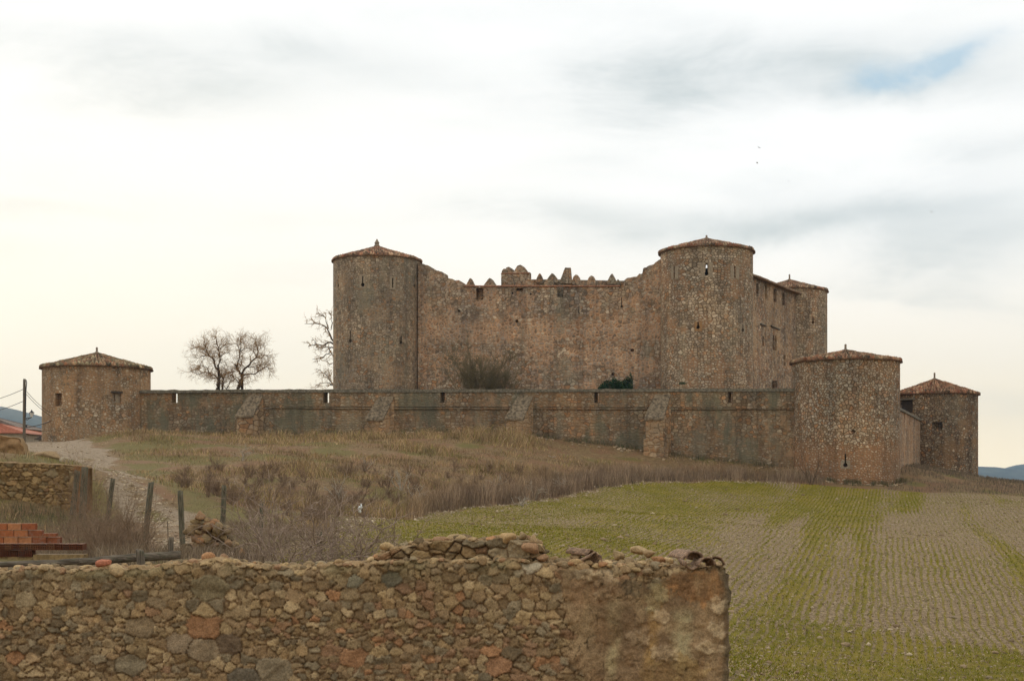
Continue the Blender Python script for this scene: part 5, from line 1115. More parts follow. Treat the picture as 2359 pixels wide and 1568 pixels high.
# ------------------------------------------------------------------ village houses at the left edge
M_PLASTER = flatmat('house_render', (.36, .30, .22), scale=3, var=.15); M_RT = vcol('house_roof_tile', .9, .15, 6, .25, .4, .02); M_WHITE = flatmat('white_panel', (.75, .72, .66), .4, .4, .05)
def house(name, label, x0, x1, ywall, y_e, y_r, D, depth, redc, hip_r=True, ridge_px=None, chim=None, tilt=0.):
    xa, xb = (x0-CX)/F*D, (x1-CX)/F*D; ze_ = (HY-y_e)/F*D; zr = (HY-y_r)/F*(D+depth/2); zb = (HY-ywall)/F*D-2
    h = root(name, ((xa+xb)/2, D+depth/2, zb), label, 'house', 'village houses')
    v, f = box_v(xa+.3, xb-.3, D+.3, D+depth-.3, zb, ze_); mk('wall', v, f, M_PLASTER, h)
    hp_ = depth/2 if hip_r else 0.; n = max(8, int((xb-xa)/.12)); th_ = .09; rr_ = np.random.default_rng(int(D*7+x1)); xs_ = np.linspace(xa, xb, n*2+1); V_, C_ = [], []
    for j, k in enumerate(np.linspace(0, 1, 9)):
        for side in (0, 1):
            pass
    rowsA = []
    for k in list(np.linspace(0, 1, 9))+list(np.linspace(1, 2, 9)[1:]):
        kk = k if k <= 1 else 2-k; y_ = D+depth*k/2; lim = xb-hp_*kk; xx = xa+(lim-xa)*np.linspace(0, 1, len(xs_)); z = ze_+(zr-ze_)*kk+np.abs(np.sin(np.arange(len(xs_))*PI/2))*.07
        rowsA.append(np.stack([xx, np.full_like(xx, y_), z], 1)); C_.append(np.array(redc)*rr_.uniform(.7, 1.25, (len(xs_), 1)))
    V_ = np.array(rowsA); n1_, m1_ = V_.shape[:2]; i = np.arange(n1_*m1_).reshape(n1_, m1_); q2 = [tuple(int(x) for x in k) for k in np.stack([i[:-1, :-1], i[:-1, 1:], i[1:, 1:], i[1:, :-1]], -1).reshape(-1, 4)]
    q2.append(tuple(int(x) for x in i[:, -1])); q2.append(tuple(int(x) for x in i[::-1, 0]))
    ro = mk('roof', V_.reshape(-1, 3), q2, M_RT, h, col=np.array(C_).reshape(-1, 3))
    if chim:
        cxx = (chim[0]-CX)/F*D; v, f = lathe([(.09, (HY-chim[2])/F*D), (.09, (HY-chim[1])/F*D), (.13, (HY-chim[1])/F*D+.02), (.13, (HY-chim[1])/F*D+.12)], cxx, D+depth*.4, 8); mk('chimney_pipe', v, f, M_METAL, h)
    wx = xa+(xb-xa)*.62; v, f = box_v(wx, wx+.7, D+.25, D+.4, ze_-1.5, ze_-.6); mk('window', v, f, M_DARK, h)
    return h
house('house', 'nearest village house with red tiled roof, behind the utility pole', -170, 60, 1012, 997.5, 973, 126, 9, (.40, .15, .09))
house('house', 'village house with dull brown roof and chimney pipe behind the red roofed one', -200, 44, 1010, 985, 957, 142, 10, (.16, .12, .095), chim=(29, 977, 992))
house('house', 'small low house between the utility pole and the left tower', 30, 83, 1012, 1003, 985, 134, 6, (.15, .10, .075))
house('shed', 'low dark roofed shed touching the left tower in view', 78, 125, 1018, 1011.5, 1004, 122, 5, (.10, .075, .06))

# ------------------------------------------------------------------ trees and shrubs
def zc8(x, y, D): return P(405.3+x*.1649, 745.8+y*.1649, D)
def tree_from(limbs, D, label, seed, name='bare_tree', sec=(7, .65, 1.45), twig_r=.010, zoom=zc8, cat='tree', root_xy=None, ground=None, tert=6, col=M_BARK, drop=0.0, group='bare trees behind the castle wall', dens=1.):
    r_ = np.random.default_rng(seed); tr = []; mains = []
    for pts_, r0, r1 in limbs:
        w_ = np.array([zoom(x, y, D) for x, y in pts_]); L = np.r_[0, np.cumsum(np.linalg.norm(np.diff(w_, axis=0), axis=1))]
        oy = np.cumsum(r_.normal(0, .25, len(w_)))*(L > 0); w_[:, 1] += oy*min(1, L[-1]/4); p_ = resample(w_, 12); p_[1:-1] += r_.normal(0, .04, (10, 3)); mains.append((p_, np.linspace(r0, r1, 12)))
    b0 = mains[0][0][0]; gz = ground if ground is not None else float(H0(b0[0], b0[1]))
    t0 = root(name, (b0[0], b0[1], gz), label, cat, group)
    parts = []
    for p_, rad in mains: parts.append(tubes(p_[None], rad[None], 7))
    seen = set()
    for p_, rad in mains:
        if rad[0] > .09: q0_ = p_[0].copy(); q0_[2] = gz-.3; parts.append(tubes(np.array([[q0_+np.array([.05, 0, 0]), (q0_+p_[0])/2, p_[0]]]), np.full((1, 3), rad[0]*1.1), 7))
    v, q_ = catq(parts); mk('trunk', v, q_, col, t0, smooth=True)
    big = np.array([p_ for p_, rad in mains]); wts = np.array([max(2, int(np.linalg.norm(p_[-1]-p_[0])*sec[0]*dens)) for p_ in big]); s1, d1 = [], []
    for p_, k in zip(big, wts):
        a, b_, _ = spawn(p_[None], k, r_, .18, .75); s1.append(a); d1.append(b_)
    s1 = np.concatenate(s1); d1 = np.concatenate(d1); d1[:, 2] += .15; l1 = grow(s1, d1, r_.uniform(sec[1], sec[2], len(s1)), 6, .30, .02-drop, r_)
    s2, d2, _ = spawn(l1, tert, r_, .15, .8); l2 = grow(s2, d2, r_.uniform(.35, 1.0, len(s2)), 5, .32, -.02-drop, r_)
    s3, d3, _ = spawn(l2, 3, r_, .2, .8); l3 = grow(s3, d3, r_.uniform(.15, .5, len(s3)), 3, .3, 0, r_)
    p1 = tubes(l1, np.repeat(np.linspace(twig_r*2.0, twig_r*.9, 6)[None], len(l1), 0), 4); p2 = tubes(l2, np.repeat(np.linspace(twig_r*.95, twig_r*.5, 5)[None], len(l2), 0), 3); p3 = tubes(l3, np.repeat(np.linspace(twig_r*.6, twig_r*.35, 3)[None], len(l3), 0), 3)
    v, q_ = catq([p1, p2, p3]); mk('crown', v, q_, M_CROWN, t0); return t0
D1 = 142.
LA = [([(580, 915), (590, 830), (615, 740), (598, 660)], .19, .14), ([(598, 660), (565, 610), (548, 540), (520, 480), (470, 430), (430, 350), (405, 250)], .12, .03), ([(600, 660), (600, 560), (605, 460), (588, 360), (560, 270), (555, 180)], .12, .03),
      ([(592, 775), (540, 715), (470, 685), (370, 665), (285, 700), (210, 640), (160, 660)], .07, .02), ([(545, 515), (480, 455), (430, 430), (350, 440), (260, 470)], .07, .02), ([(470, 685), (440, 610), (370, 580), (320, 600)], .045, .02),
      ([(606, 465), (650, 435), (700, 405), (760, 412)], .045, .018), ([(585, 770), (520, 755), (460, 765)], .035, .015), ([(430, 400), (350, 330), (260, 330)], .04, .015), ([(590, 370), (650, 300), (700, 280)], .04, .015)]
LA2 = [([(648, 910), (652, 830), (655, 760), (640, 700), (610, 680)], .12, .05), ([(655, 770), (690, 690), (760, 665), (800, 672), (840, 620)], .06, .02), ([(705, 905), (745, 840), (760, 775), (740, 720)], .07, .02), ([(705, 905), (640, 850), (610, 810)], .04, .02), ([(760, 780), (820, 790)], .03, .015), ([(670, 740), (700, 620)], .03, .015)]
LB = [([(868, 915), (885, 850), (900, 790), (925, 730)], .19, .15), ([(925, 730), (880, 660), (845, 605), (825, 560)], .13, .08), ([(845, 610), (865, 520), (885, 430), (895, 360), (912, 250), (905, 190)], .08, .02), ([(925, 730), (935, 650), (985, 600), (1060, 520), (1130, 460)], .13, .07),
      ([(1130, 460), (1142, 380), (1130, 300), (1090, 200)], .07, .02), ([(1130, 460), (1190, 470), (1250, 440), (1320, 470)], .05, .015), ([(930, 725), (1010, 688), (1090, 692), (1160, 625), (1240, 590), (1320, 620)], .085, .02), ([(985, 600), (1060, 600), (1120, 610), (1200, 580)], .05, .015),
      ([(870, 820), (830, 760), (780, 720), (730, 700)], .06, .02), ([(895, 360), (840, 290), (800, 250)], .04, .015), ([(880, 800), (865, 755), (895, 730)], .04, .02), ([(905, 860), (940, 820)], .05, .03), ([(1115, 450), (1090, 370), (1070, 330)], .04, .015), ([(900, 380), (960, 340), (1030, 330)], .04, .015), ([(1142, 380), (1200, 320), (1230, 260)], .035, .012)]
tree_from(LA, D1, 'leftmost bare tree behind the curtain wall, tall rounded crown and long low limb', 51, dens=1.25)
tree_from(LA2, D1+1, 'small many stemmed bare tree between the two larger ones', 52, sec=(6, .5, 1.1))
tree_from(LB, D1+.5, 'wide forked bare tree, right of the small many stemmed one', 53, dens=1.2)
zt1 = lambda x, y, D: P(x*.3438, 729.5+y*.3438, D)
LC = [([(2262, 560), (2262, 300), (2262, 160)], .25, .2), ([(2262, 170), (2225, 160), (2218, 130), (2195, 70), (2150, 52), (2080, 48), (2050, 52)], .11, .02), ([(2200, 80), (2185, 30), (2178, 5), (2150, -20), (2130, -30)], .06, .015), ([(2215, 90), (2225, 40), (2215, 0), (2225, -30)], .05, .015),
      ([(2262, 200), (2210, 165), (2170, 185), (2110, 180), (2060, 195)], .13, .02), ([(2120, 180), (2105, 160), (2095, 145)], .04, .015), ([(2262, 215), (2215, 200), (2205, 250), (2150, 275), (2095, 285)], .09, .02), ([(2215, 205), (2170, 205), (2120, 200)], .05, .015), ([(2240, 270), (2215, 235), (2200, 215)], .05, .02), ([(2262, 300), (2225, 310), (2205, 330)], .04, .015)]
tree_from(LC, 150, 'gnarled bare tree reaching out from behind the tall left keep tower', 54, zoom=zt1, sec=(3.2, .35, .9), tert=2, twig_r=.022, drop=-.02)
LD = [([(2262, 480), (2240, 460), (2215, 455)], .08, .05), ([(2235, 458), (2215, 435), (2185, 390), (2150, 360), (2110, 340)], .06, .015), ([(2225, 455), (2190, 435), (2150, 440), (2120, 450)], .05, .015), ([(2215, 430), (2205, 380), (2195, 350)], .04, .012), ([(2220, 458), (2160, 460)], .035, .012)]
tree_from(LD, 143, 'low bare shrub peeping out at the foot of the tall left keep tower', 55, zoom=zt1, sec=(4, .3, .8), tert=3, twig_r=.016, name='bare_shrub', cat='shrub', group=None)

def shrub_mesh(b_, height, spread, n0, r_, lv=(6, 5), rad=.02, wob=.18, up=.06, arc=(.15, .9), len2=.45):
    a = r_.uniform(0, 2*PI, n0); s_ = r_.uniform(*arc, n0)*spread; d0 = np.stack([np.cos(a)*s_, np.sin(a)*s_, np.ones(n0)], 1); st = np.array(b_)+np.stack([np.cos(a), np.sin(a), a*0], 1)*r_.uniform(0, .12*height, (n0, 1))*spread
    l0 = grow(st, d0, height*r_.uniform(.6, 1.05, n0)*1.05, 7, wob, up, r_); s1, d1, _ = spawn(l0, lv[0], r_, .25, .42); l1 = grow(s1, d1, height*len2*r_.uniform(.5, 1, len(s1)), 5, wob, up, r_)
    out = [tubes(l0, np.repeat(np.linspace(rad, rad*.4, 7)[None], n0, 0), 4), tubes(l1, np.repeat(np.linspace(rad*.5, rad*.25, 5)[None], len(l1), 0), 3)]
    if lv[1]: s2, d2, _ = spawn(l1, lv[1], r_, .2, .5); l2 = grow(s2, d2, height*len2*.45*r_.uniform(.5, 1, len(s2)), 3, wob, up, r_); out.append(tubes(l2, np.repeat(np.linspace(rad*.3, rad*.16, 3)[None], len(l2), 0), 3))
    return out
r = np.random.default_rng(61)
M_TWIG = flatmat('olive_twig', (.16, .13, .07), scale=9); M_TWIGB = flatmat('brown_twig', (.21, .14, .088), scale=9); M_PALET = flatmat('pale_dead_twig', (.34, .29, .22), scale=9)
bD = 116.; b_ = P(1105, 905, bD); b_[2] = 5.9; o0 = root('bare_bush', tuple(b_), 'large rounded olive twiggy bush in front of the keep wall', 'bush')
st_ = np.array([b_, b_+[.25, 0, 0], b_+[1.3, .2, 0], b_+[1.5, .1, 0]]); 
parts = shrub_mesh(b_+np.array([-.2, 0, 0]), 4.7, .62, 18, r, (15, 14), .026, .20, .04, (.05, 1.), .36)+shrub_mesh(b_+np.array([1.5, 0, 0]), 4.1, .66, 14, r, (15, 14), .026, .20, .04, (.05, 1.), .36)
v, q_ = catq(parts[:1]+parts[3:4]); mk('stems', v, q_, M_TWIG, o0); v, q_ = catq(parts[1:3]+parts[4:]); mk('twigs', v, q_, M_TWIG, o0)
# evergreen shrub
def leafy(b_, w_, h_, n, r_, cols, ls=.09):
    p_ = r_.normal(0, 1, (n, 3)); p_ = unit(p_)*r_.uniform(.2, 1, (n, 1))**.5; p_[:, 2] = np.abs(p_[:, 2]); c = np.array(b_)+p_*np.array([w_, w_*.6, h_]); a = unit(r_.normal(0, 1, (n, 3)))*ls; b2 = unit(np.cross(a, r_.normal(0, 1, (n, 3))))*ls*.4
    v = np.stack([c-a, c+b2, c+a, c-b2], 1).reshape(-1, 3); f = np.arange(4*n).reshape(-1, 4); cc = np.array(cols)[r_.integers(0, len(cols), n)]*r_.uniform(.6, 1.4, (n, 1)); return v, f, np.repeat(cc, 4, 0)
GC = [(.02, .05, .022), (.03, .065, .025), (.015, .035, .02), (.045, .075, .03)]
P0 = P(1408, 900, 109.5); Vs, Fs, Cs = [], [], []; nn = 0
for px, w_, h_, n in [(1398, .55, 1.0, 900), (1414, .6, 1.15, 1100), (1430, .5, 1.0, 800), (1444, .4, 1.35, 600), (1452, .22, 1.6, 260), (1386, .35, .7, 400)]:
    v, f, c = leafy(P(px, 903, 109.5), w_, h_, n, r, GC); Vs.append(v); Fs.append(f+nn); Cs.append(c); nn += len(v)
o = root('evergreen_shrub', (P0[0], P0[1], P0[2]-1.5), 'dark green evergreen shrub growing behind the wall top before the keep', 'shrub'); mk('foliage', np.concatenate(Vs), np.concatenate(Fs), M_LEAF, o, col=np.concatenate(Cs))
sp = shrub_mesh(P0-np.array([0, 0, 1.5]), 2.4, .6, 10, r, (3, 0), .03); v, q_ = catq(sp); mk('stems', v, q_, M_BARK, o)
o = root('bare_shrub', tuple(G(1868, 1121, 80)), 'tall thin bare shrub against the foot of the large right tower', 'shrub'); b_ = np.array([*P(1868, 0, 98.6)[:2], float(H(*P(1868, 0, 98.6)[:2]))]); o.location = tuple(b_); ORG[o.name] = b_
v, q_ = catq(shrub_mesh(b_, 2.9, .45, 6, r, (5, 2), .018, .14, .05)); mk('stems', v, q_, M_BARK, o)
b_ = P(1572, 890, 112.5); b_[2] = P(0, 884, 112.5)[2]; v, f, c = leafy(b_, .35, .18, 120, r, GC, .07); o = mk('wall_plant', v, f, M_LEAF, origin=tuple(b_), col=c); tag(o, 'small green plant rooted in the masonry at the foot of the right keep tower', 'plant')

# ------------------------------------------------------------------ grass, weeds, crop, stones (uncountable cover)
def blades(x, y, h, w_, lean, cols, r_, zoff=0.):
    n = len(x); z = H(x, y)+zoff; a = r_.uniform(0, 2*PI, n); b1 = np.stack([np.cos(a), np.sin(a)*.3, a*0], 1)*w_[:, None]*.5; dr = r_.uniform(0, 2*PI, n); ld = np.stack([np.cos(dr), np.sin(dr)], 1)*lean[:, None]*h[:, None]
    p0 = np.stack([x, y, z-.02], 1); mid = p0+np.c_[ld*.35, h*.6]; tip = p0+np.c_[ld, h]
    v = np.stack([p0-b1, p0+b1, mid+b1*.7, mid-b1*.7, tip], 1).reshape(-1, 3); i = np.arange(n)*5
    f = np.concatenate([np.stack([i, i+1, i+2], 1), np.stack([i, i+2, i+3], 1), np.stack([i+3, i+2, i+4], 1)]); return v, f, np.repeat(cols, 5, 0)
def pick(cols, n, r_, lo=.7, hi=1.3): return np.array(cols)[r_.integers(0, len(cols), n)]*r_.uniform(lo, hi, (n, 1))
def region(n, x0, x1, y0, y1, r_): return r_.uniform(x0, x1, n), r_.uniform(y0, y1, n)
r = np.random.default_rng(71)
def bank_scatter(n):
    d_ = 30+75*r.random(n)**.75; px = r.uniform(-700, 1900, n); return (px-CX)/F*d_, d_
x, y = bank_scatter(390000)
fd = dist_poly(x, y, np.vstack([FIELD, FIELD[:1]])); fi = inside(x, y, FIELD); pdd = dist_poly(x, y, PATHL); pwd = np.interp(y, [25, 40, 70, 95, 112], [.7, .85, 1.3, 2.2, 3.5])
wallY = np.interp(x, [Lc[0], Rc[0]], [Lc[1], Rc[1]])-1.0
n9 = fbm(x/6., y/6., 4, 101); n3_ = fbm(x/2., y/2., 3, 102)
pxx = CX+x/y*F
tall = clamp01(1-(np.abs(y-(wallY-5))/6.))*clamp01((pxx-250)/60)*clamp01((1270-pxx)/70)          # crest below the wall
strip = clamp01(1.35-fd/4.5)*clamp01((pxx-900)/120)*(~fi)                                       # purple brown weeds along the field
hmap = .09+.30*clamp01((n9-.42)*4)+.38*tall+.42*strip; dens = .22+.6*clamp01((n9-.40)*4)+.7*tall+1.*strip
bare = clamp01((fbm(x/4., y/4., 4, 103)-.56)*6)*(1-strip)*(1-tall*.8); dens = dens*(1-.9*bare); hmap *= (1-.6*bare)
east = clamp01((pxx-1180)/100)*clamp01((y-86)/6)*(1-strip); dens *= 1-.35*east; hmap *= 1-.55*east       # mown earth slope under the last buttresses
moss_s = np.exp(-((pdd-pwd-1.2)/1.3)**2); hmap *= 1-.75*moss_s; dens *= 1-.5*moss_s
dens *= clamp01((pdd-pwd)/.8+.05); keep = (~fi) & (r.random(len(x)) < dens) & (y < wallY+.9) & ~((x < -12) & (y > 43.6) & (y < 46.5) & (pxx < 205)) & ~((pxx < 120) & (y > 46) & (y < 100) & (r.random(len(x)) < .6))
x, y, hmap, strip, tall, n9, n3_ = (q_[keep] for q_ in (x, y, hmap, strip, tall, n9, n3_)); n = len(x)
h_ = hmap*r.uniform(.55, 1.25, n)+.05; c1 = pick([(.25, .165, .085), (.33, .225, .115), (.17, .11, .062), (.28, .18, .09), (.37, .26, .135)], n, r); c2 = pick([(.19, .13, .085), (.235, .165, .105), (.14, .095, .062), (.27, .195, .125)], n, r); c3 = pick([(.16, .15, .035), (.20, .17, .045)], n, r)
cc = c1*(1-strip[:, None])+c2*strip[:, None]; gsel = (r.random(n) < .16) & (strip < .3); cc[gsel] = c3[gsel]
cl_ = fbm(x/1.1, y/1.1, 3, 131); cc = cc*(.6+.85*clamp01((cl_-.3)*2.2))[:, None]; h_ = h_*(.45+1.1*clamp01((cl_-.35)*3)); v, f, c = blades(x, y, h_, r.uniform(.014, .032, n)*np.interp(y, [30, 100], [.6, 1.3]), r.uniform(.1, 1.3, n)*(1-.6*strip), cc, r); o = mk('dry_grass', v, f, M_LEAF, col=c); tag(o, 'dry brown grass and weeds covering the bank below the castle', 'grass', kind='stuff'); print('grass', n)
# crop rows
r = np.random.default_rng(72); K = 330000; d_ = 14.5+85*r.random(K)**.85; px = r.uniform(600, 2560, K); x = (px-CX)/F*d_; y = d_; u = x-.275*y; ku = np.round(u/.23); u2 = ku*.23+r.normal(0, .03, K); x = u2+.275*y+(fbm(y/8., ku*.37, 2, 5)-.5)*.12
g = greenness(x, y); fi = inside(x, y, FIELD); kp = fi & (r.random(K) < .14+.86*clamp01((g-.20)*1.4)) & (y < 99.5); x, y, g = x[kp], y[kp], g[kp]; n = len(x)
loose = clamp01((37-y)/3); x = x+loose*r.uniform(-.18, .18, n)
cc = pick([(.135, .15, .005), (.185, .185, .007), (.235, .205, .014), (.28, .22, .03)], n, r, .65, 1.3)
v, f, c = blades(x, y, r.uniform(.035, .085, n), r.uniform(.012, .028, n)*np.interp(y, [25, 100], [.9, 2.]), r.uniform(.2, .9, n), cc, r); o = mk('crop_sprouts', v, f, M_LEAF, col=c); tag(o, 'thin green sprouts of young cereal growing in rows across the field', 'crop', kind='stuff'); print('crop', n)
# stubble and clods
K = 120000; d_ = 14.5+82*r.random(K)**1.1; px = r.uniform(560, 2560, K); x = (px-CX)/F*d_; y = d_; kp = inside(x, y, FIELD); x, y = x[kp], y[kp]; n = len(x)
v, f, c = blades(x, y, r.uniform(.02, .06, n), r.uniform(.012, .03, n), r.uniform(.5, 2.2, n), pick([(.36, .26, .145), (.28, .20, .11), (.44, .34, .20)], n, r), r, .01); o = mk('stubble', v, f, M_LEAF, col=c); tag(o, 'pale straw stubble and chaff scattered over the field', 'stubble', kind='stuff')
K = 16000; d_ = 14.5+83*r.random(K)**1.2; px = r.uniform(560, 2560, K); x = (px-CX)/F*d_; y = d_; kp = inside(x, y, FIELD); x, y = x[kp], y[kp]; n = len(x); sz = r.uniform(.012, .032, n)*np.where(r.random(n) < .03, 2.6, 1)*np.interp(y, [25, 90], [1, 1.5])
v, f, ri = rocks(np.stack([x, y, H(x, y)+sz*.2], 1), sz, 1, r, (1.2, 1.2, .7), 8, .08); o = mk('field_stones', v, f, M_ROCK, col=pick([(.30, .24, .17), (.36, .31, .235), (.24, .185, .13), (.44, .39, .31)], n, r)[ri]); tag(o, 'small pale stones and clods strewn over the field', 'stones', kind='stuff')
# row of stones cleared to the field edge
n = 900; t_ = r.random(n)*(len(EDGE)-1.001); k = t_.astype(int); e = EDGE[k]+(EDGE[k+1]-EDGE[k])*(t_-k)[:, None]+r.normal(0, .28, (n, 2)); sz = r.uniform(.02, .07, n)
v, f, ri = rocks(np.stack([e[:, 0], e[:, 1], H(e[:, 0], e[:, 1])+sz*.2], 1), sz, 1, r, (1.2, 1.2, .7), 8, .08); o = mk('edge_stones', v, f, M_ROCK, col=pick([(.42, .36, .29), (.33, .27, .2), (.5, .45, .38)], n, r)[ri]); tag(o, 'scattered stones cleared along the edge of the field', 'stones', kind='stuff')
n = 1500; k = r.integers(1, len(PATHL)-1, n); e = PATHL[k]+(PATHL[np.minimum(k+1, len(PATHL)-1)]-PATHL[k])*r.random((n, 1)); w0 = np.interp(e[:, 1], [25, 40, 70, 95, 112], [.7, .85, 1.3, 2.2, 3.5]); e[:, 0] += r.normal(0, .6, n)*w0; sz = r.uniform(.015, .05, n)*np.where(r.random(n) < .04, 2, 1)
v, f, ri = rocks(np.stack([e[:, 0], e[:, 1], H(e[:, 0], e[:, 1])+sz*.15], 1), sz, 1, r, (1.2, 1.2, .6), 8, .08); o = mk('path_stones', v, f, M_ROCK, col=pick([(.42, .36, .28), (.33, .26, .19), (.5, .45, .38)], n, r)[ri]); tag(o, 'loose gravel and stones on the climbing track', 'stones', kind='stuff')
rock_thing('boulder', G(112, 1054)+np.array([0, 0, .05]), .36, 'large pale flat boulder beside the track above the left wall', 'boulder', (.36, .28, .19), 7, (1.6, 1, .5), mat=M_ROCK)
rock_thing('boulder', G(145, 1062)+np.array([0, 0, .02]), .19, 'small grey boulder beside the track, right of the large flat one', 'boulder', (.38, .35, .29), 8, (1.3, 1, .6), mat=M_ROCK)

# brambles behind the near wall and dead stalks further left
r = np.random.default_rng(81); parts = []; pal_ = []
def bramble(px, D, hgt_, n0, lv, rad, spread=1.3, wob=.33):
    x_, y_ = P(px, 0, D)[:2]; b2 = np.array([x_, y_, float(H0(x_, y_))-.05]); parts.extend(shrub_mesh(b2, hgt_, spread, n0, r, lv, rad, wob, -.02, (.2, 1.1), .55))
for px in np.linspace(560, 985, 26): bramble(px+r.normal(0, 12), r.uniform(16.5, 22), r.uniform(.45, .8)*np.interp(px, [560, 600, 850, 985], [.6, 1.0, 1.0, .9]), 8, (4, 3), .009, 1.3, .45)
for px in np.linspace(450, 990, 26): bramble(px+r.normal(0, 10), r.uniform(14.1, 15.4), r.uniform(1.0, 1.5), 7, (4, 2), .0065, 1.3, .42)
for px, D, h_ in [(625, 22, 1.45), (655, 21, 1.3), (700, 23, 1.5), (760, 22, 1.35), (800, 20, 1.2), (850, 21, 1.1), (600, 24, 1.4), (735, 26, 1.6), (670, 27, 1.8), (900, 19, .9), (960, 18, .75)]: bramble(px, D, h_, 8, (5, 3), .013, 1.0, .36)
M_BRAM = flatmat('bramble_cane', (.25, .17, .12), scale=9, c2=(.36, .27, .20)); v, q_ = catq(parts); o = mk('brambles', v, q_, M_BRAM); tag(o, 'tangled bare brambles behind the near wall', 'brambles', kind='stuff'); parts = []
for px in np.linspace(205, 330, 30): bramble(px+r.normal(0, 6), r.uniform(22, 33), r.uniform(.4, .9), 7, (4, 2), .006, .5, .16)
for px, D, h_ in [(235, 26, 1.3), (205, 27, 1.1), (265, 24, 1.0), (290, 28, 1.2), (180, 30, 1.3), (160, 30, 1.2), (310, 22, .9), (12, 26.5, 1.0), (215, 40, 1.6), (175, 42, 1.9), (240, 38, 1.2)]: bramble(px, D, h_, 10, (5, 2), .007, .45, .14)
v, q_ = catq(parts); o = mk('dead_stalks', v, q_, M_TWIGB); tag(o, 'dry upright weed stalks between the bricks and the leaning posts', 'weeds', kind='stuff'); parts = []
for px, py, h_ in [(925, 1130, 1.1), (840, 1085, .9), (1235, 1150, 1.0), (1140, 1120, .8), (1120, 1160, .8), (560, 1060, .9), (1290, 1130, .8), (780, 1165, 1.2), (960, 1160, 1.0), (1200, 1165, .7)]:
    q0_ = G(px, py); parts.extend(shrub_mesh(q0_, h_, .8, 7, r, (4, 2), .022, .3, .02))
v, q_ = catq(parts); o = mk('pale_dead_scrub', v, q_, M_PALET); tag(o, 'scattered pale dead branches sticking out of the weeds on the bank', 'scrub', kind='stuff')
# coarse scrub over the bank: many low twiggy tufts
parts = []; n = 170; ii = 0
while ii < n:
    px, py = r.uniform(380, 1500), r.uniform(1085, 1235); q0_ = G(px, py, 26, 101)
    if inside(np.array([q0_[0]]), np.array([q0_[1]]), FIELD)[0] or abs(q0_[1]-101) < .5: 
        ii += .3; continue
    if dist_poly(q0_[:1], q0_[1:2], PATHL)[0] < 2.3: ii += .3; continue
    parts.extend(shrub_mesh(q0_, r.uniform(.35, .8), .9, 14, r, (7, 0), .012, .2, .02)); ii += 1
v, q_ = catq(parts); o = mk('low_scrub', v, q_, M_TWIGB); tag(o, 'low brown twiggy scrub spread over the bank', 'scrub', kind='stuff')
# near ground cover on the left, between walls
r = np.random.default_rng(83); n = 90000; d_ = r.uniform(14.5, 44, n); px = r.uniform(-620, 1000, n); x = (px-CX)/F*d_; y = d_; pdd = dist_poly(x, y, PATHL); kp = ~inside(x, y, FIELD) & (pdd > .9) & (fbm(x/1.5, y/1.5, 3, 9) > .34) & ~((px < 215) & (y < 24.6)); x, y, px = x[kp], y[kp], px[kp]; n = len(x)
gm = clamp01((y-40)/3)*clamp01((170-px)/30)
cc = pick([(.20, .145, .09), (.28, .215, .14), (.14, .10, .07), (.23, .17, .11)], n, r)*(1-gm[:, None])+pick([(.05, .065, .025), (.07, .075, .03), (.10, .085, .05)], n, r)*gm[:, None]
v, f, c = blades(x, y, r.uniform(.08, .32, n)*(1+gm*.6), r.uniform(.005, .013, n), r.uniform(.1, .8, n), cc, r); o = mk('rough_grass', v, f, M_LEAF, col=c); tag(o, 'rough dry grass between the near wall and the track', 'grass', kind='stuff')
# skyline grass right of the rear tower
n = 42000; x = r.uniform(27, 64, n); y = r.uniform(98.5, 132, n); kp = (fbm(x/2.5, y/2.5, 3, 88) > .40) & ~inside(x, y, FIELD) & (np.hypot(x-rx, y-ry) > 4.1) & (np.hypot(x-xQ, y-yQ) > 4.1) & ((x-e0[0])*dE[1]-(y-e0[1])*dE[0] > .05); x, y = x[kp], y[kp]; n = len(x); v, f, c = blades(x, y, r.uniform(.06, .32, n), r.uniform(.02, .04, n), r.uniform(.1, .6, n), pick([(.15, .11, .08), (.2, .15, .10), (.10, .085, .05)], n, r), r); o = mk('slope_grass', v, f, M_LEAF, col=c); tag(o, 'short dry grass on the dark slope right of the large right tower', 'grass', kind='stuff')

# weeds and fallen stones along the wall footings
r = np.random.default_rng(93); n = 9000; t_ = r.random(n); x = Lc[0]+3.5+(Rc[0]-Lc[0]-6)*t_; y = np.interp(x, [Lc[0], Rc[0]], [Lc[1], Rc[1]])-.95-np.abs(r.normal(0, .35, n))
a = r.uniform(-2.6, -.3, 5200); x = np.r_[x, rx+np.cos(a)*(4.05+np.abs(r.normal(0, .25, 5200)))]; y = np.r_[y, ry+np.sin(a)*(4.05+np.abs(r.normal(0, .25, 5200)))]; n = len(x); kp = (fbm(x/.9, y/.9, 3, 94) > .47); x, y = x[kp], y[kp]; n = len(x)
v, f, c = blades(x, y, r.uniform(.08, .5, n), r.uniform(.015, .035, n), r.uniform(.1, .8, n), pick([(.10, .09, .04), (.17, .12, .07), (.24, .17, .10), (.07, .08, .03)], n, r), r); o = mk('footing_weeds', v, f, M_LEAF, col=c); tag(o, 'low weeds growing along the foot of the curtain wall and right tower', 'weeds', kind='stuff')
n = 260; t_ = r.random(n); x = Lc[0]+4+(Rc[0]-Lc[0]-4)*t_; y = np.interp(x, [Lc[0], Rc[0]], [Lc[1], Rc[1]])-1.1-np.abs(r.normal(0, .8, n)); a = r.uniform(-2.6, -.2, 120); x = np.r_[x, rx+np.cos(a)*4.4]; y = np.r_[y, ry+np.sin(a)*4.4]; sz = r.uniform(.04, .14, len(x))
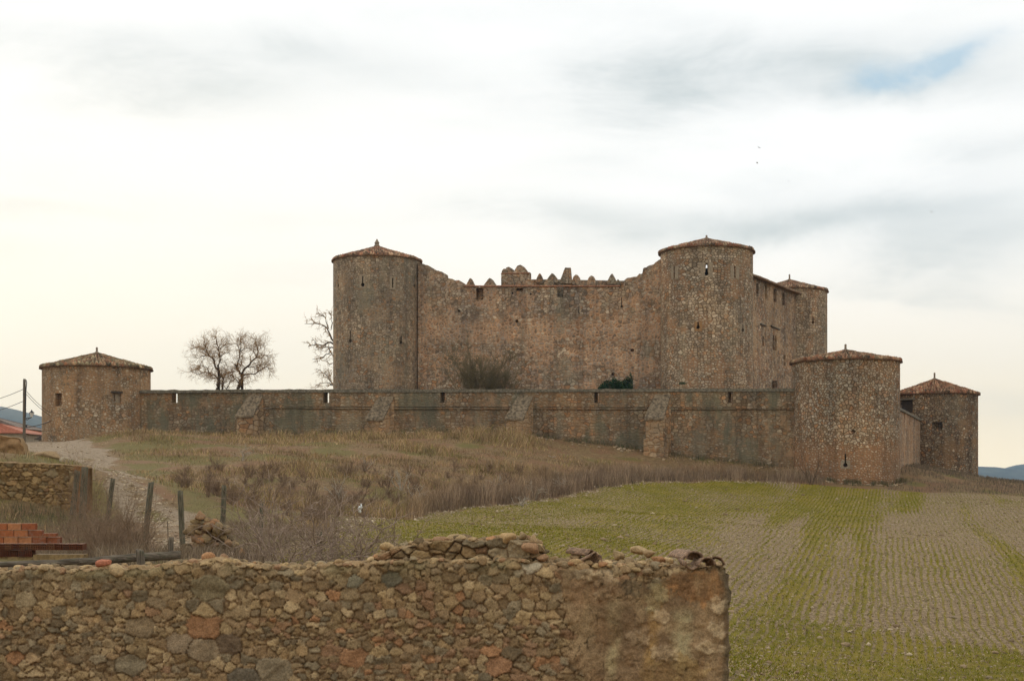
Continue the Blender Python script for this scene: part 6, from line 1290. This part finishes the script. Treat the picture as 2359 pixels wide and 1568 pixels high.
v, f, ri = rocks(np.stack([x, y, H(x, y)+sz*.2], 1), sz, 2, r, (1.2, 1.1, .7), 9, .05); o = mk('fallen_stones', v, f, M_ROCK, col=pick([(.36, .29, .21), (.28, .21, .14), (.44, .38, .30)], len(x), r)[ri]); tag(o, 'small stones fallen from the masonry along the wall footings', 'stones', kind='stuff')

# ------------------------------------------------------------------ litter and birds
M_BAG = flatmat('white_plastic', (.72, .75, .74), .5, .4, .1)
c0 = P(829, 1168, 40); r_ = np.random.default_rng(4); v1, f1_, _ = rocks(np.array([c0, c0+[.04, 0, .03], c0+[-.02, 0, -.07], c0+[.01, 0, -.12]]), np.array([.075, .06, .05, .035]), 3, r_, (.9, .6, 1.1), 7, .03)
o = mk('plastic_bag', v1, f1_, M_BAG, origin=tuple(c0)); tag(o, 'scrap of white plastic bag snagged on the brambles above the field corner', 'bag')
q0_ = G(1270, 1054); tube_thing('fallen_branch', [q0_+[-.22, 0, .16], q0_+[0, .05, .07], q0_+[.32, .1, .1]], .035, M_PALET, 'short white dead branch lying on the bare slope below the last buttresses', 'branch', n=8)
M_BIRD = flatmat('bird_feathers', (.16, .12, .08), scale=30)
for px, py, D, lab, ang in [(1748, 340, 170, 'topmost of the tiny birds flying above the right keep tower', .2), (1744, 375, 170, 'small bird just below the topmost one', .8), (1816, 417, 170, 'lowest of the three birds above the right keep tower', -.3), (2145, 488, 120, 'lone dark bird flying at the right, under the grey cloud', 0.)]:
    c0 = P(px, py, D); k = D/170; V_ = []; body = [(-.16, 0, 0), (-.06, .035, .02), (.05, .03, .015), (.17, 0, .01), (-.06, -.035, .02), (.05, -.03, .015), (0, 0, -.04), (0, 0, .045)]
    wing = lambda s_: [(.05, s_*.02, .02), (.08, s_*.16, .07), (.0, s_*.33, .03), (-.05, s_*.16, .06), (-.05, s_*.02, .015)]
    V_ = body+wing(1)+wing(-1); f_ = [(0, 1, 7), (1, 2, 7), (2, 3, 7), (3, 5, 7), (5, 4, 7), (4, 0, 7), (1, 0, 6), (2, 1, 6), (3, 2, 6), (5, 3, 6), (4, 5, 6), (0, 4, 6), (8, 9, 11, 12), (9, 10, 11), (13, 14, 16, 17), (14, 15, 16)]
    o = link('bird', bpy.data.meshes.new('bird')); o.data.from_pydata([tuple(np.array(p_)*k*.8) for p_ in V_], [], f_); o.data.materials.append(M_BIRD); o.location = tuple(c0); o.rotation_euler = (.25, ang, PI/2+.3+ang); tag(o, lab, 'bird', 'birds flying over the castle')

# ------------------------------------------------------------------ air
v, f = box_v(-4700, 4700, -260, 4500, -40, 215); hz = mk('haze', v, f, None); tag(hz, kind='stuff'); hz['label'] = 'thin bluish air between the castle and the far hills'; hz['category'] = 'haze'
hm = bpy.data.materials.new('air'); hm.use_nodes = True; t = T(hm.node_tree); t.n.remove(t.n['Principled BSDF']); pv = t.n.new('ShaderNodeVolumePrincipled'); pv.inputs['Color'].default_value = (.42, .66, .95, 1); pv.inputs['Density'].default_value = .00012; pv.inputs['Anisotropy'].default_value = 0.0
t.l.new(pv.outputs[0], t.n['Material Output'].inputs['Volume']); hz.data.materials.append(hm)
